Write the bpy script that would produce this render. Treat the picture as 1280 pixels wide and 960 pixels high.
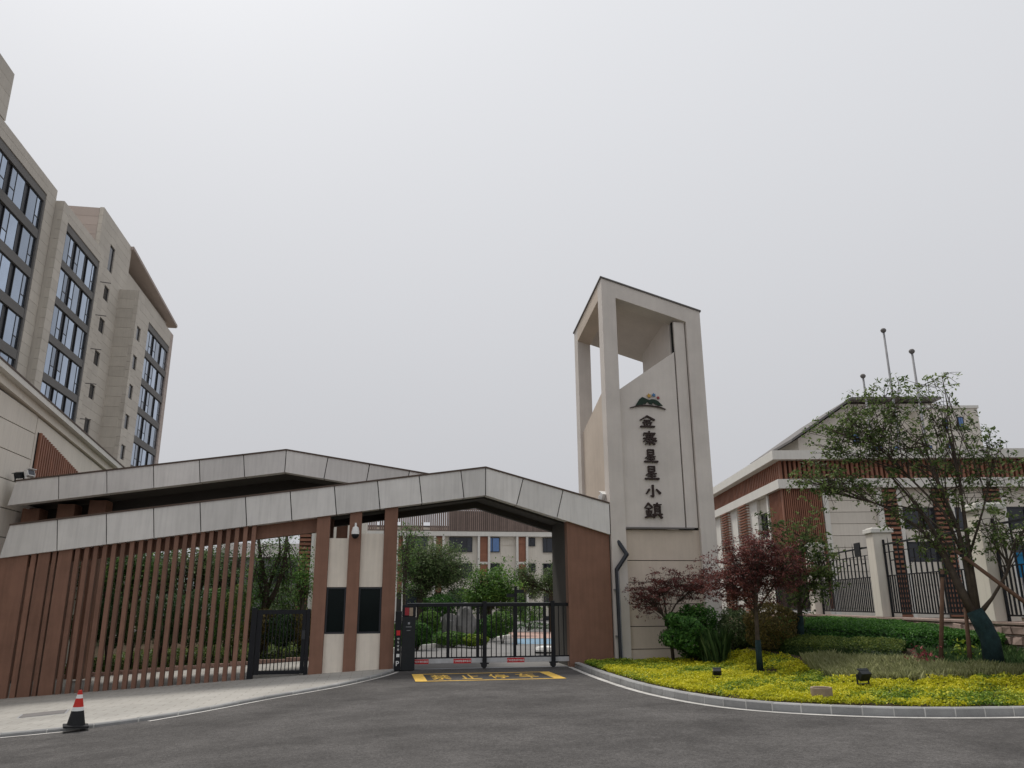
import bpy, bmesh, math, random
import numpy as np
from mathutils import Matrix, Vector
random.seed(7); RNG = np.random.default_rng(11)
scene = bpy.context.scene
for o in list(bpy.data.objects): bpy.data.objects.remove(o)
R = math.radians

# ------------------------------------------------------------------ camera
FPX, YAW, PITCH, ROLL = 973.0, R(9.65), R(15.8), R(0.35)
CAM = np.array([0.0, 0.0, 1.8])
FW = np.array([math.sin(YAW)*math.cos(PITCH), math.cos(YAW)*math.cos(PITCH), math.sin(PITCH)])
RT = np.array([math.cos(YAW), -math.sin(YAW), 0.0]); UP = np.cross(RT, FW)
RT, UP = RT*math.cos(ROLL)-UP*math.sin(ROLL), RT*math.sin(ROLL)+UP*math.cos(ROLL)
cd = bpy.data.cameras.new('camera'); cam = bpy.data.objects.new('camera', cd)
scene.collection.objects.link(cam)
cd.sensor_fit = 'HORIZONTAL'; cd.sensor_width = 36; cd.lens = FPX/1280*36
cd.clip_end = 3000; cd.clip_start = 0.1
M = Matrix.Identity(4)
for i in range(3):
    M[i][0], M[i][1], M[i][2], M[i][3] = RT[i], UP[i], -FW[i], CAM[i]
cam.matrix_world = M; scene.camera = cam

# ------------------------------------------------------------------ sky, sun, exposure
SUN_EL, SUN_AZ = R(60), R(-28)          # veiled sun high behind the gatehouse
world = bpy.data.worlds.new('World'); scene.world = world; world.use_nodes = True
nt = world.node_tree; nt.nodes.clear()
sky = nt.nodes.new('ShaderNodeTexSky'); sky.sky_type = 'NISHITA'; sky.sun_disc = False
sky.sun_elevation = SUN_EL; sky.sun_rotation = SUN_AZ
sky.air_density = 1.0; sky.dust_density = 8.0; sky.ozone_density = 1.0
hs = nt.nodes.new('ShaderNodeHueSaturation'); hs.inputs['Saturation'].default_value = 0.25
bg1 = nt.nodes.new('ShaderNodeBackground'); bg1.inputs['Strength'].default_value = 0.04
# the overcast veil: an even pale grey sheet of cloud, a touch darker towards the horizon
tc = nt.nodes.new('ShaderNodeTexCoord'); sx = nt.nodes.new('ShaderNodeSeparateXYZ')
cr = nt.nodes.new('ShaderNodeValToRGB')
cr.color_ramp.elements[0].position = 0.0; cr.color_ramp.elements[0].color = (0.525, 0.53, 0.56, 1)
cr.color_ramp.elements[1].position = 1.0; cr.color_ramp.elements[1].color = (0.92, 0.935, 0.97, 1)
nz = nt.nodes.new('ShaderNodeTexNoise'); nz.inputs['Scale'].default_value = 1.6; nz.inputs['Detail'].default_value = 3
mx = nt.nodes.new('ShaderNodeMath'); mx.operation = 'MULTIPLY_ADD'; mx.inputs[1].default_value = 0.07
bg2 = nt.nodes.new('ShaderNodeBackground'); bg2.inputs['Strength'].default_value = 0.74
ms = nt.nodes.new('ShaderNodeMixShader'); ms.inputs[0].default_value = 0.86
wo = nt.nodes.new('ShaderNodeOutputWorld'); L = nt.links.new
L(sky.outputs[0], hs.inputs['Color']); L(hs.outputs[0], bg1.inputs[0])
L(tc.outputs['Generated'], sx.inputs[0]); L(tc.outputs['Generated'], nz.inputs['Vector'])
L(nz.outputs[0], mx.inputs[0]); L(sx.outputs['Z'], mx.inputs[2]); L(mx.outputs[0], cr.inputs[0])
L(cr.outputs[0], bg2.inputs[0]); L(bg1.outputs[0], ms.inputs[1]); L(bg2.outputs[0], ms.inputs[2])
L(ms.outputs[0], wo.inputs[0])
sd = bpy.data.lights.new('sun', 'SUN'); so = bpy.data.objects.new('sun', sd); scene.collection.objects.link(so)
sd.energy = 1.6; sd.angle = R(12); sd.color = (1.0, 0.955, 0.89)
so.rotation_euler = Vector((-math.sin(SUN_AZ)*math.cos(SUN_EL), -math.cos(SUN_AZ)*math.cos(SUN_EL), -math.sin(SUN_EL))).to_track_quat('-Z', 'Y').to_euler()
so.location = (20, 40, 60)
vs = scene.view_settings
vs.view_transform = 'Standard'; vs.look = 'None'; vs.exposure = 0.5; vs.gamma = 1.0; vs.use_curve_mapping = False
try:
    scene.cycles.max_bounces = 6; scene.cycles.transparent_max_bounces = 8
except Exception: pass

# ------------------------------------------------------------------ survey helpers (sight line to a plane)
def ray(x, y): return FW*FPX + RT*(x-640) - UP*(y-480)
def atY(x, y, c): d = ray(x, y); return CAM + d*((c-CAM[1])/d[1])
def atX(x, y, c): d = ray(x, y); return CAM + d*((c-CAM[0])/d[0])
def atZ(x, y, c): d = ray(x, y); return CAM + d*((c-CAM[2])/d[2])
def atD(x, y, D): d = ray(x, y); return CAM + d*(D/math.hypot(d[0], d[1]))   # plan distance D
def g(X):                                # the pavement falls towards the left
    X = max(X, -16.0)
    return -0.057*0.5*math.log1p(math.exp(min(50, (0.5-X)/0.5)))
KR = [(6.08,24.6),(5.94,22.5),(5.85,20.1),(5.86,17.6),(6.09,15.96),(6.42,14.78),(6.97,13.97),(7.81,13.31),(8.9,12.76),(10.76,12.42),(14,12.25),(40,12.2)]
KRX = [5.86,6.09,6.42,6.97,7.81,8.9,10.76,14,40]; KRY = [17.6,15.96,14.78,13.97,13.31,12.76,12.42,12.25,12.2]
KLX = [-60,-12,-6.7,-5.4,-4.07,-3.34,-2.4,-1.59,-.89,-.12,.42,.62]; KLY = [16.9,16.75,16.6,16.75,17.35,18.15,19.4,20.2,20.95,22.25,23.6,24.62]
def sstep(a, b, x): t = min(1, max(0, (x-a)/(b-a))); return t*t*(3-2*t)
def bed_h(X, Y):
    d = max(0.0, Y-float(np.interp(X, KRX, KRY))-0.3)
    h = 0.06 + 0.16*d*sstep(9.0, 14.0, X)
    return h if h < 0.7 else 0.7 + 0.35*(1-math.exp(-(h-0.7)/0.35))
def atB(x, y, off=0.0):                  # sight line to the planted bed
    lo, hi = 5.0, 60.0
    d = ray(x, y); d = d/math.hypot(d[0], d[1])
    for i in range(2400):
        t = 9 + i*0.02; P = CAM+d*t
        if P[2] <= bed_h(P[0], P[1])+off: return P
    return P

# ------------------------------------------------------------------ materials
MATS = {}
def pm(name, col, var=0.12, scale=2.0, rough=0.75, bump=0.0, bscale=40.0, streak=0.0, metal=0.0, spec=0.3, fleck=0.0, dirt=0.0, ocol=0.0):
    m = bpy.data.materials.new(name); m.use_nodes = True; n = m.node_tree; b = n.nodes['Principled BSDF']; l = n.links.new
    b.inputs['Roughness'].default_value = rough; b.inputs['Metallic'].default_value = metal; b.inputs['Specular IOR Level'].default_value = spec
    geo = n.nodes.new('ShaderNodeNewGeometry')
    no = n.nodes.new('ShaderNodeTexNoise'); no.inputs['Scale'].default_value = scale; no.inputs['Detail'].default_value = 6; no.inputs['Roughness'].default_value = 0.62
    l(geo.outputs['Position'], no.inputs['Vector'])
    mr = n.nodes.new('ShaderNodeMapRange'); mr.inputs[1].default_value = 0.25; mr.inputs[2].default_value = 0.75
    mr.inputs[3].default_value = 1-var; mr.inputs[4].default_value = 1+var
    l(no.outputs[0], mr.inputs[0]); val = mr.outputs[0]
    def mul(a, bsock):
        k = n.nodes.new('ShaderNodeMath'); k.operation = 'MULTIPLY'; l(a, k.inputs[0]); l(bsock, k.inputs[1]); return k.outputs[0]
    if streak:
        mp = n.nodes.new('ShaderNodeMapping'); mp.inputs['Scale'].default_value = (5.0, 5.0, 0.35)
        s = n.nodes.new('ShaderNodeTexNoise'); s.inputs['Scale'].default_value = 2.2; s.inputs['Detail'].default_value = 4
        l(geo.outputs['Position'], mp.inputs[0]); l(mp.outputs[0], s.inputs['Vector'])
        k = n.nodes.new('ShaderNodeMapRange'); k.inputs[1].default_value = 0.42; k.inputs[2].default_value = 0.72; k.inputs[3].default_value = 1.0; k.inputs[4].default_value = 1-streak
        l(s.outputs[0], k.inputs[0]); val = mul(val, k.outputs[0])
    if fleck:
        s = n.nodes.new('ShaderNodeTexNoise'); s.inputs['Scale'].default_value = 90; s.inputs['Detail'].default_value = 2
        l(geo.outputs['Position'], s.inputs['Vector'])
        k = n.nodes.new('ShaderNodeMapRange'); k.inputs[1].default_value = 0.3; k.inputs[2].default_value = 0.7; k.inputs[3].default_value = 1-fleck; k.inputs[4].default_value = 1+fleck
        l(s.outputs[0], k.inputs[0]); val = mul(val, k.outputs[0])
    if dirt:
        s = n.nodes.new('ShaderNodeTexNoise'); s.inputs['Scale'].default_value = 0.35; s.inputs['Detail'].default_value = 5; s.inputs['Roughness'].default_value = 0.7
        l(geo.outputs['Position'], s.inputs['Vector'])
        k = n.nodes.new('ShaderNodeMapRange'); k.inputs[1].default_value = 0.35; k.inputs[2].default_value = 0.7; k.inputs[3].default_value = 1+dirt*0.5; k.inputs[4].default_value = 1-dirt
        l(s.outputs[0], k.inputs[0]); val = mul(val, k.outputs[0])
    if ocol:
        oi = n.nodes.new('ShaderNodeObjectInfo')
        k = n.nodes.new('ShaderNodeMapRange'); k.inputs[3].default_value = 1-ocol; k.inputs[4].default_value = 1+ocol
        l(oi.outputs['Random'], k.inputs[0]); val = mul(val, k.outputs[0])
    vm = n.nodes.new('ShaderNodeVectorMath'); vm.operation = 'SCALE'; vm.inputs[0].default_value = col[:3]
    l(val, vm.inputs['Scale']); l(vm.outputs[0], b.inputs['Base Color'])
    if bump:
        s = n.nodes.new('ShaderNodeTexNoise'); s.inputs['Scale'].default_value = bscale; s.inputs['Detail'].default_value = 4
        l(geo.outputs['Position'], s.inputs['Vector'])
        bp = n.nodes.new('ShaderNodeBump'); bp.inputs['Strength'].default_value = bump; bp.inputs['Distance'].default_value = 0.02
        l(s.outputs[0], bp.inputs['Height']); l(bp.outputs[0], b.inputs['Normal'])
    MATS[name] = m; return m
def leafmat(name, stops, trans=0.35, rough=0.55):
    m = bpy.data.materials.new(name); m.use_nodes = True; n = m.node_tree; b = n.nodes['Principled BSDF']; l = n.links.new; out = n.nodes['Material Output']
    at = n.nodes.new('ShaderNodeAttribute'); at.attribute_name = 'rnd'
    rp = n.nodes.new('ShaderNodeValToRGB'); e = rp.color_ramp.elements
    while len(e) < len(stops): e.new(0.5)
    for i, (p, c) in enumerate(stops): e[i].position = p; e[i].color = (*c, 1)
    l(at.outputs['Fac'], rp.inputs[0]); l(rp.outputs[0], b.inputs['Base Color'])
    b.inputs['Roughness'].default_value = rough; b.inputs['Specular IOR Level'].default_value = 0.25
    tr = n.nodes.new('ShaderNodeBsdfTranslucent'); mixs = n.nodes.new('ShaderNodeMixShader'); mixs.inputs[0].default_value = trans
    l(rp.outputs[0], tr.inputs[0]); l(b.outputs[0], mixs.inputs[1]); l(tr.outputs[0], mixs.inputs[2]); l(mixs.outputs[0], out.inputs['Surface'])
    MATS[name] = m; return m
pm('earth', (0.085,0.068,0.048), 0.3, 1.5, 0.95, 0.6, 20, spec=0.0)
pm('concrete_ground', (0.30,0.285,0.27), 0.12, 0.8, 0.9, 0.2, 60, dirt=0.15, spec=0.05)
pm('court_concrete', (0.22,0.215,0.21), 0.1, 0.8, 0.9, 0.2, 60, dirt=0.15, spec=0.05)
pm('kerb_stone', (0.31,0.31,0.305), 0.18, 3, 0.85, 0.3, 60, ocol=0.12, fleck=0.08)
pm('mortar', (0.6,0.59,0.56), 0.15, 5, 0.9)
pm('white_line', (0.50,0.485,0.46), 0.3, 3, 0.85, fleck=0.3, dirt=0.3)
pm('yellow_line', (0.72,0.46,0.09), 0.22, 6, 0.8, fleck=0.22)
pm('brown_paint', (0.235,0.124,0.084), 0.13, 1.5, 0.6, 0.08, 60, streak=0.12, ocol=0.06)
pm('brown_slat', (0.225,0.120,0.083), 0.15, 2.0, 0.5, streak=0.16, ocol=0.18)
pm('terracotta', (0.30,0.135,0.085), 0.15, 2.0, 0.6, streak=0.1, ocol=0.12)
pm('fascia_grey', (0.72,0.70,0.67), 0.06, 0.8, 0.5, streak=0.11, ocol=0.09, dirt=0.10)
pm('soffit_shade', (0.07,0.065,0.058), 0.12, 1.0, 0.8)  # dark shade under the canopies is put into this base colour
pm('joint_black', (0.012,0.012,0.012), 0.05, 1, 0.9)
pm('coping_brown', (0.10,0.07,0.055), 0.1, 2, 0.6)
pm('stone_grey', (0.66,0.61,0.56), 0.09, 0.9, 0.72, 0.06, 90, streak=0.045, ocol=0.03, fleck=0.03, dirt=0.06)
pm('stone_warm', (0.62,0.53,0.44), 0.09, 0.9, 0.75, 0.06, 90, streak=0.05, dirt=0.06, ocol=0.03, fleck=0.03)
pm('tower_stone', (0.55,0.51,0.45), 0.08, 0.5, 0.8, streak=0.08, ocol=0.06)
pm('tower_stone_pink', (0.46,0.39,0.35), 0.08, 0.5, 0.8, ocol=0.05)
pm('band_grey', (0.15,0.145,0.14), 0.08, 0.6, 0.7, ocol=0.05)
pm('booth_white', (0.80,0.73,0.63), 0.08, 1.2, 0.75, 0.05, 90, streak=0.10, dirt=0.08)
pm('black_metal', (0.010,0.011,0.014), 0.15, 4, 0.45, spec=0.25)
pm('dark_frame', (0.022,0.024,0.03), 0.1, 4, 0.45, spec=0.5)
pm('steel_grey', (0.32,0.33,0.35), 0.1, 3, 0.45, metal=0.6)
pm('pole_grey', (0.26,0.26,0.27), 0.25, 3, 0.7, spec=0.15)
pm('rail_white', (0.52,0.52,0.52), 0.12, 4, 0.55, streak=0.1)
pm('sticker_red', (0.55,0.025,0.03), 0.1, 5, 0.5)
pm('white_paint', (0.78,0.78,0.76), 0.06, 4, 0.5)
pm('rubber_black', (0.02,0.02,0.022), 0.2, 6, 0.8)
pm('cone_red', (0.55,0.03,0.02), 0.12, 8, 0.5)
pm('letter_dark', (0.035,0.02,0.017), 0.2, 6, 0.55)
pm('logo_green', (0.013,0.032,0.02), 0.2, 6, 0.6)
pm('logo_yellow', (0.55,0.33,0.07), 0.1, 6, 0.6)
pm('logo_blue', (0.07,0.19,0.38), 0.1, 6, 0.6)
pm('logo_red', (0.30,0.03,0.04), 0.1, 6, 0.6)
pm('pipe_slate', (0.024,0.027,0.034), 0.12, 3, 0.5, spec=0.4)
pm('wall_cream', (0.74,0.69,0.61), 0.06, 0.5, 0.8, streak=0.08, ocol=0.05)
pm('trim_white', (0.74,0.72,0.67), 0.06, 0.8, 0.75, streak=0.08)
pm('screen_slat', (0.24,0.18,0.155), 0.1, 2, 0.7, ocol=0.15)
pm('roof_grey', (0.17,0.16,0.155), 0.1, 1, 0.8)
pm('bark', (0.075,0.058,0.045), 0.35, 8, 0.9, 0.5, 40)
pm('bark_pale', (0.15,0.12,0.095), 0.3, 8, 0.9, 0.5, 40)
pm('bark_wrap', (0.014,0.034,0.036), 0.45, 9, 0.9, 0.8, 45)
pm('stake_wood', (0.13,0.075,0.05), 0.25, 5, 0.85, 0.3, 50)
pm('rock', (0.20,0.195,0.19), 0.35, 1.6, 0.9, 0.7, 8)
pm('rubble', (0.36,0.27,0.23), 0.25, 4, 0.9, 0.5, 25, ocol=0.35)
pm('blue_plastic', (0.02,0.20,0.42), 0.1, 2, 0.45)
pm('court_blue', (0.17,0.27,0.36), 0.3, 2, 0.8)
pm('court_pink', (0.45,0.30,0.25), 0.2, 2, 0.85)
pm('pot', (0.30,0.235,0.18), 0.2, 6, 0.85, 0.3, 40)
pm('lamp_black', (0.018,0.021,0.023), 0.15, 6, 0.5, spec=0.25)
pm('hill_hazy', (0.16,0.19,0.19), 0.2, 0.05, 0.95)  # distance haze is mixed into the green of the hill
pm('house_grey', (0.20,0.20,0.21), 0.1, 0.5, 0.8)
def glassmat(name, col, metal, rough=0.06, wob=0.0):
    m = pm(name, col, 0.15, 0.4, rough, metal=metal, spec=0.6, ocol=0.42); return m
glassmat('glass_sky', (0.30,0.36,0.45), 0.95)
glassmat('glass_blue', (0.10,0.17,0.32), 0.7)
glassmat('glass_dark', (0.022,0.026,0.036), 0.15)
m = pm('glass_booth', (0.006,0.010,0.010), 0.2, 1.0, 0.12, spec=0.12)
# asphalt: aggregate speckle, patchy wear, tyre-dulled drifts
def asphalt():
    m = pm('asphalt', (0.091,0.086,0.083), 0.16, 0.45, 0.85, 0.6, 60, fleck=0.35, dirt=0.22, spec=0.12)
    n = m.node_tree; l = n.links.new; b = n.nodes['Principled BSDF']; geo = n.nodes.new('ShaderNodeNewGeometry')
    src = b.inputs['Base Color'].links[0].from_socket
    # aggregate grain you can see at ten metres, and dull drifts swept along the drive
    for (sc, lo, hi, vecs, det) in ((26, .66, 1.38, (1, 1, 1), 3), (.5, .66, 1.28, (1, 1.3, 1), 7), (7, .88, 1.12, (1, 1, 1), 4)):
        mp = n.nodes.new('ShaderNodeMapping'); mp.inputs['Scale'].default_value = vecs; mp.inputs['Rotation'].default_value = (0, 0, .35)
        no = n.nodes.new('ShaderNodeTexNoise'); no.inputs['Scale'].default_value = sc; no.inputs['Detail'].default_value = det; no.inputs['Roughness'].default_value = .7
        mr = n.nodes.new('ShaderNodeMapRange'); mr.inputs[1].default_value = .3; mr.inputs[2].default_value = .7; mr.inputs[3].default_value = lo; mr.inputs[4].default_value = hi
        l(geo.outputs['Position'], mp.inputs[0]); l(mp.outputs[0], no.inputs['Vector']); l(no.outputs[0], mr.inputs[0])
        vm = n.nodes.new('ShaderNodeVectorMath'); vm.operation = 'SCALE'; l(src, vm.inputs[0]); l(mr.outputs[0], vm.inputs['Scale']); src = vm.outputs[0]
    l(src, b.inputs['Base Color'])
asphalt()
def paving():
    m = pm('paving', (0.40,0.385,0.355), 0.12, 0.5, 0.85, 0.15, 80, dirt=0.18, fleck=0.05)
    n = m.node_tree; l = n.links.new; b = n.nodes['Principled BSDF']
    geo = n.nodes.new('ShaderNodeNewGeometry'); br = n.nodes.new('ShaderNodeTexBrick')
    br.inputs['Scale'].default_value = 1.0; br.inputs['Brick Width'].default_value = 0.6; br.inputs['Row Height'].default_value = 0.3
    br.inputs['Mortar Size'].default_value = 0.012; br.inputs['Color1'].default_value = (1,1,1,1); br.inputs['Color2'].default_value = (0.93,0.925,0.92,1); br.inputs['Mortar'].default_value = (0.66,0.64,0.61,1)
    l(geo.outputs['Position'], br.inputs['Vector'])
    src = b.inputs['Base Color'].links[0].from_socket
    mu = n.nodes.new('ShaderNodeVectorMath'); mu.operation = 'MULTIPLY'; l(src, mu.inputs[0]); l(br.outputs['Color'], mu.inputs[1]); l(mu.outputs[0], b.inputs['Base Color'])
paving()
leafmat('leaf_tree', [(0,(0.025,0.062,0.017)),(0.5,(0.073,0.156,0.038)),(1,(0.208,0.333,0.083))])
leafmat('leaf_street', [(0,(0.034,0.062,0.018)),(0.5,(0.105,0.160,0.048)),(1,(0.27,0.33,0.12))], 0.42)
leafmat('leaf_fresh', [(0,(0.030,0.083,0.015)),(0.5,(0.090,0.195,0.033)),(1,(0.225,0.360,0.075))])
leafmat('leaf_dark', [(0,(0.024,0.057,0.021)),(0.6,(0.060,0.124,0.043)),(1,(0.143,0.237,0.084))])
leafmat('leaf_olive', [(0,(0.038,0.070,0.029)),(0.5,(0.105,0.159,0.058)),(1,(0.257,0.328,0.140))])
leafmat('leaf_maple', [(0,(0.045,0.016,0.016)),(0.55,(0.150,0.050,0.046)),(1,(0.36,0.14,0.125))])
leafmat('leaf_bronze', [(0,(0.058,0.049,0.019)),(0.5,(0.146,0.117,0.039)),(1,(0.332,0.254,0.078))])
leafmat('leaf_yellow', [(0,(0.24,0.27,0.014)),(0.35,(0.42,0.43,0.018)),(0.7,(0.58,0.56,0.022)),(1,(0.72,0.66,0.05))], 0.35)
leafmat('leaf_lime', [(0,(0.047,0.101,0.014)),(0.5,(0.162,0.270,0.027)),(1,(0.432,0.486,0.054))], 0.3)
leafmat('leaf_hedge', [(0,(0.018,0.060,0.012)),(0.5,(0.053,0.151,0.026)),(1,(0.151,0.320,0.066))])
leafmat('leaf_lowhedge', [(0,(0.027,0.056,0.014)),(0.5,(0.090,0.144,0.033)),(1,(0.260,0.300,0.070))])
leafmat('leaf_silver', [(0,(0.20,0.22,0.09)),(0.5,(0.46,0.48,0.24)),(1,(0.72,0.71,0.44))], 0.5)
leafmat('leaf_blade', [(0,(0.035,0.078,0.026)),(0.6,(0.099,0.189,0.066)),(1,(0.243,0.354,0.133))], 0.3)
leafmat('leaf_red', [(0,(0.10,0.02,0.03)),(0.6,(0.26,0.05,0.07)),(1,(0.42,0.13,0.13))], 0.3)

# ------------------------------------------------------------------ object helpers
COL = scene.collection
OFFS = {}
def meta(o, label=None, cat=None, group=None, kind=None):
    if label: o['label'] = label
    if cat: o['category'] = cat
    if group: o['group'] = group
    if kind: o['kind'] = kind
    return o
def thing(name, loc, label, cat, group=None, rz=0.0, local=False):
    o = bpy.data.objects.new(name, None); COL.objects.link(o); o.location = loc; o.rotation_euler = (0, 0, rz)
    o.empty_display_size = 0.3
    OFFS[o.name] = np.zeros(3) if local else np.array(loc, float)
    return meta(o, label, cat, group)
def off_of(p):
    while p is not None:
        if p.name in OFFS: return OFFS[p.name]
        p = p.parent
    return np.zeros(3)
def par_shift(p):      # location of a mesh parent inside its thing
    s = np.zeros(3)
    while p is not None and p.name not in OFFS:
        s += np.array(p.location); p = p.parent
    return s
def link(name, me, mat, parent, loc, rot=None):
    if mat is not None and not me.materials: me.materials.append(MATS[mat])
    o = bpy.data.objects.new(name, me); COL.objects.link(o)
    if parent is not None:
        o.parent = parent; loc = np.array(loc, float)-off_of(parent)-par_shift(parent)
    o.location = [float(v) for v in loc]
    if rot is not None: o.rotation_euler = rot
    return o
class MB:
    def __init__(s): s.v = []; s.f = []
    def poly(s, pts):
        k = len(s.v); s.v += [tuple(map(float, p)) for p in pts]; s.f.append(tuple(range(k, k+len(pts)))); return s
    def box(s, x0, x1, y0, y1, z0, z1):
        k = len(s.v); s.v += [(x, y, z) for z in (z0, z1) for (x, y) in ((x0,y0),(x1,y0),(x1,y1),(x0,y1))]
        s.f += [tuple(k+i for i in q) for q in ((3,2,1,0),(4,5,6,7),(0,1,5,4),(1,2,6,5),(2,3,7,6),(3,0,4,7))]; return s
    def prism(s, pts, vec):          # planar polygon swept along vec
        k = len(s.v); n = len(pts); pts = [np.array(p, float) for p in pts]; vec = np.array(vec, float)
        nrm = np.zeros(3)
        for i in range(n): nrm += np.cross(pts[i]-pts[0], pts[(i+1) % n]-pts[0])
        if np.dot(nrm, vec) > 0: pts = pts[::-1]
        s.v += [tuple(p) for p in pts]+[tuple(p+vec) for p in pts]
        s.f.append(tuple(range(k, k+n))); s.f.append(tuple(range(k+2*n-1, k+n-1, -1)))
        for i in range(n):
            j = (i+1) % n; s.f.append((k+j, k+i, k+n+i, k+n+j))
        return s
    def tube(s, pts, rad, n=8, cap=True):
        pts = [np.array(p, float) for p in pts]
        if not hasattr(rad, '__len__'): rad = [rad]*len(pts)
        k0 = len(s.v); prev = None
        for i, p in enumerate(pts):
            t = pts[min(i+1, len(pts)-1)]-pts[max(i-1, 0)]; t /= (np.linalg.norm(t)+1e-9)
            if prev is None:
                a = np.cross(t, (0, 0, 1) if abs(t[2]) < .9 else (1, 0, 0)); a /= np.linalg.norm(a)
            else:
                a = prev-t*np.dot(prev, t); a /= (np.linalg.norm(a)+1e-9)
            prev = a; b = np.cross(t, a)
            for j in range(n):
                w = 2*math.pi*j/n; s.v.append(tuple(p+(a*math.cos(w)+b*math.sin(w))*rad[i]))
        for i in range(len(pts)-1):
            for j in range(n):
                q = (j+1) % n; s.f.append((k0+i*n+j, k0+i*n+q, k0+(i+1)*n+q, k0+(i+1)*n+j))
        if cap:
            s.f.append(tuple(k0+j for j in range(n-1, -1, -1))); e = k0+(len(pts)-1)*n; s.f.append(tuple(e+j for j in range(n)))
        return s
    def mesh(s, name, c, smooth=False):
        me = bpy.data.meshes.new(name); me.from_pydata([(a-c[0], b-c[1], d-c[2]) for a, b, d in s.v], [], s.f)
        if smooth: me.polygons.foreach_set('use_smooth', [True]*len(me.polygons))
        me.update(); return me
    def build(s, name, mat, parent=None, smooth=False, origin=None):
        a = np.array(s.v)
        c = np.array([(a[:,0].min()+a[:,0].max())/2, (a[:,1].min()+a[:,1].max())/2, a[:,2].min()]) if origin is None else np.array(origin, float)
        return link(name, s.mesh(name, c, smooth), mat, parent, c)
BOXES = {}
def bx(name, mat, parent, x0, x1, y0, y1, z0, z1, bev=0.0):
    if x1 < x0: x0, x1 = x1, x0
    if y1 < y0: y0, y1 = y1, y0
    key = (name, mat, round(x1-x0, 3), round(y1-y0, 3), round(z1-z0, 3), bev)
    me = BOXES.get(key)
    if me is None:
        a, b, c = (x1-x0)/2, (y1-y0)/2, (z1-z0)
        if bev:
            bm = bmesh.new(); bmesh.ops.create_cube(bm, size=1.0)
            for v in bm.verts: v.co = Vector((v.co.x*2*a, v.co.y*2*b, (v.co.z+0.5)*c))
            bmesh.ops.bevel(bm, geom=list(bm.edges), offset=bev, segments=2, profile=0.5, affect='EDGES')
            me = bpy.data.meshes.new(name); bm.to_mesh(me); bm.free()
        else:
            me = MB().box(-a, a, -b, b, 0, c).mesh(name, (0, 0, 0))
        BOXES[key] = me
    return link(name, me, mat, parent, ((x0+x1)/2, (y0+y1)/2, z0))
def lathe(mb, cx, cy, prof, n=24):
    k = len(mb.v)
    for (r, z) in prof:
        for j in range(n):
            w = 2*math.pi*j/n; mb.v.append((cx+r*math.cos(w), cy+r*math.sin(w), z))
    for i in range(len(prof)-1):
        for j in range(n):
            q = (j+1) % n; mb.f.append((k+i*n+j, k+i*n+q, k+(i+1)*n+q, k+(i+1)*n+j))
    mb.f.append(tuple(k+j for j in range(n-1, -1, -1))); e = k+(len(prof)-1)*n; mb.f.append(tuple(e+j for j in range(n)))
    return mb
def text_mesh(s, size, ext, offset=0.0):
    c = bpy.data.curves.new('lettering', 'FONT'); c.body = s; c.size = size; c.extrude = ext; c.offset = offset
    c.align_x = 'CENTER'; c.align_y = 'CENTER'; c.resolution_u = 3
    o = bpy.data.objects.new('lettering', c); COL.objects.link(o)
    dg = bpy.context.evaluated_depsgraph_get(); me = bpy.data.meshes.new_from_object(o.evaluated_get(dg))
    bpy.data.objects.remove(o); bpy.data.curves.remove(c)
    a = np.empty(len(me.vertices)*3); me.vertices.foreach_get('co', a); a = a.reshape(-1, 3)
    if len(a):
        mid = (a.min(0)+a.max(0))/2; mid[2] = 0; a -= mid; me.vertices.foreach_set('co', a.ravel()); me.update()
    me.materials.clear(); return me
def fit(me, w, h):
    a = np.empty(len(me.vertices)*3); me.vertices.foreach_get('co', a); a = a.reshape(-1, 3)
    a[:,0] *= w/(np.ptp(a[:,0])+1e-9); a[:,1] *= h/(np.ptp(a[:,1])+1e-9); me.vertices.foreach_set('co', a.ravel()); me.update(); return me

# ------------------------------------------------------------------ foliage helpers
def leaf_mesh(name, C, N, length, width, mat, fold=0.25, rnd=None, D=None):
    """one folded rhombic leaf per row of C (centre) with normal N"""
    n = len(C); N = N/np.linalg.norm(N, axis=1, keepdims=True)
    if D is None: D = RNG.normal(size=(n, 3))
    T = D-N*np.sum(D*N, axis=1, keepdims=True); T /= (np.linalg.norm(T, axis=1, keepdims=True)+1e-9); B = np.cross(N, T)
    s = (RNG.uniform(0.65, 1.3, (n, 1)))
    l = length*s; w = width*s
    V = np.empty((n, 4, 3)); V[:,0] = C-T*l*.5; V[:,1] = C+B*w*.5+N*w*fold; V[:,2] = C+T*l*.5; V[:,3] = C-B*w*.5+N*w*fold
    me = bpy.data.meshes.new(name); me.vertices.add(n*4); me.vertices.foreach_set('co', V.ravel())
    me.loops.add(n*4); me.loops.foreach_set('vertex_index', np.arange(n*4, dtype=np.int32))
    me.polygons.add(n); me.polygons.foreach_set('loop_start', np.arange(0, n*4, 4, dtype=np.int32))
    try: me.polygons.foreach_set('loop_total', np.full(n, 4, dtype=np.int32))
    except Exception: pass
    at = me.attributes.new('rnd', 'FLOAT', 'FACE'); at.data.foreach_set('value', (np.clip(rnd, 0, 1) if rnd is not None else RNG.uniform(0, 1, n)).astype(np.float32))
    me.update(calc_edges=True); me.materials.append(MATS[mat]); return me
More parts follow.
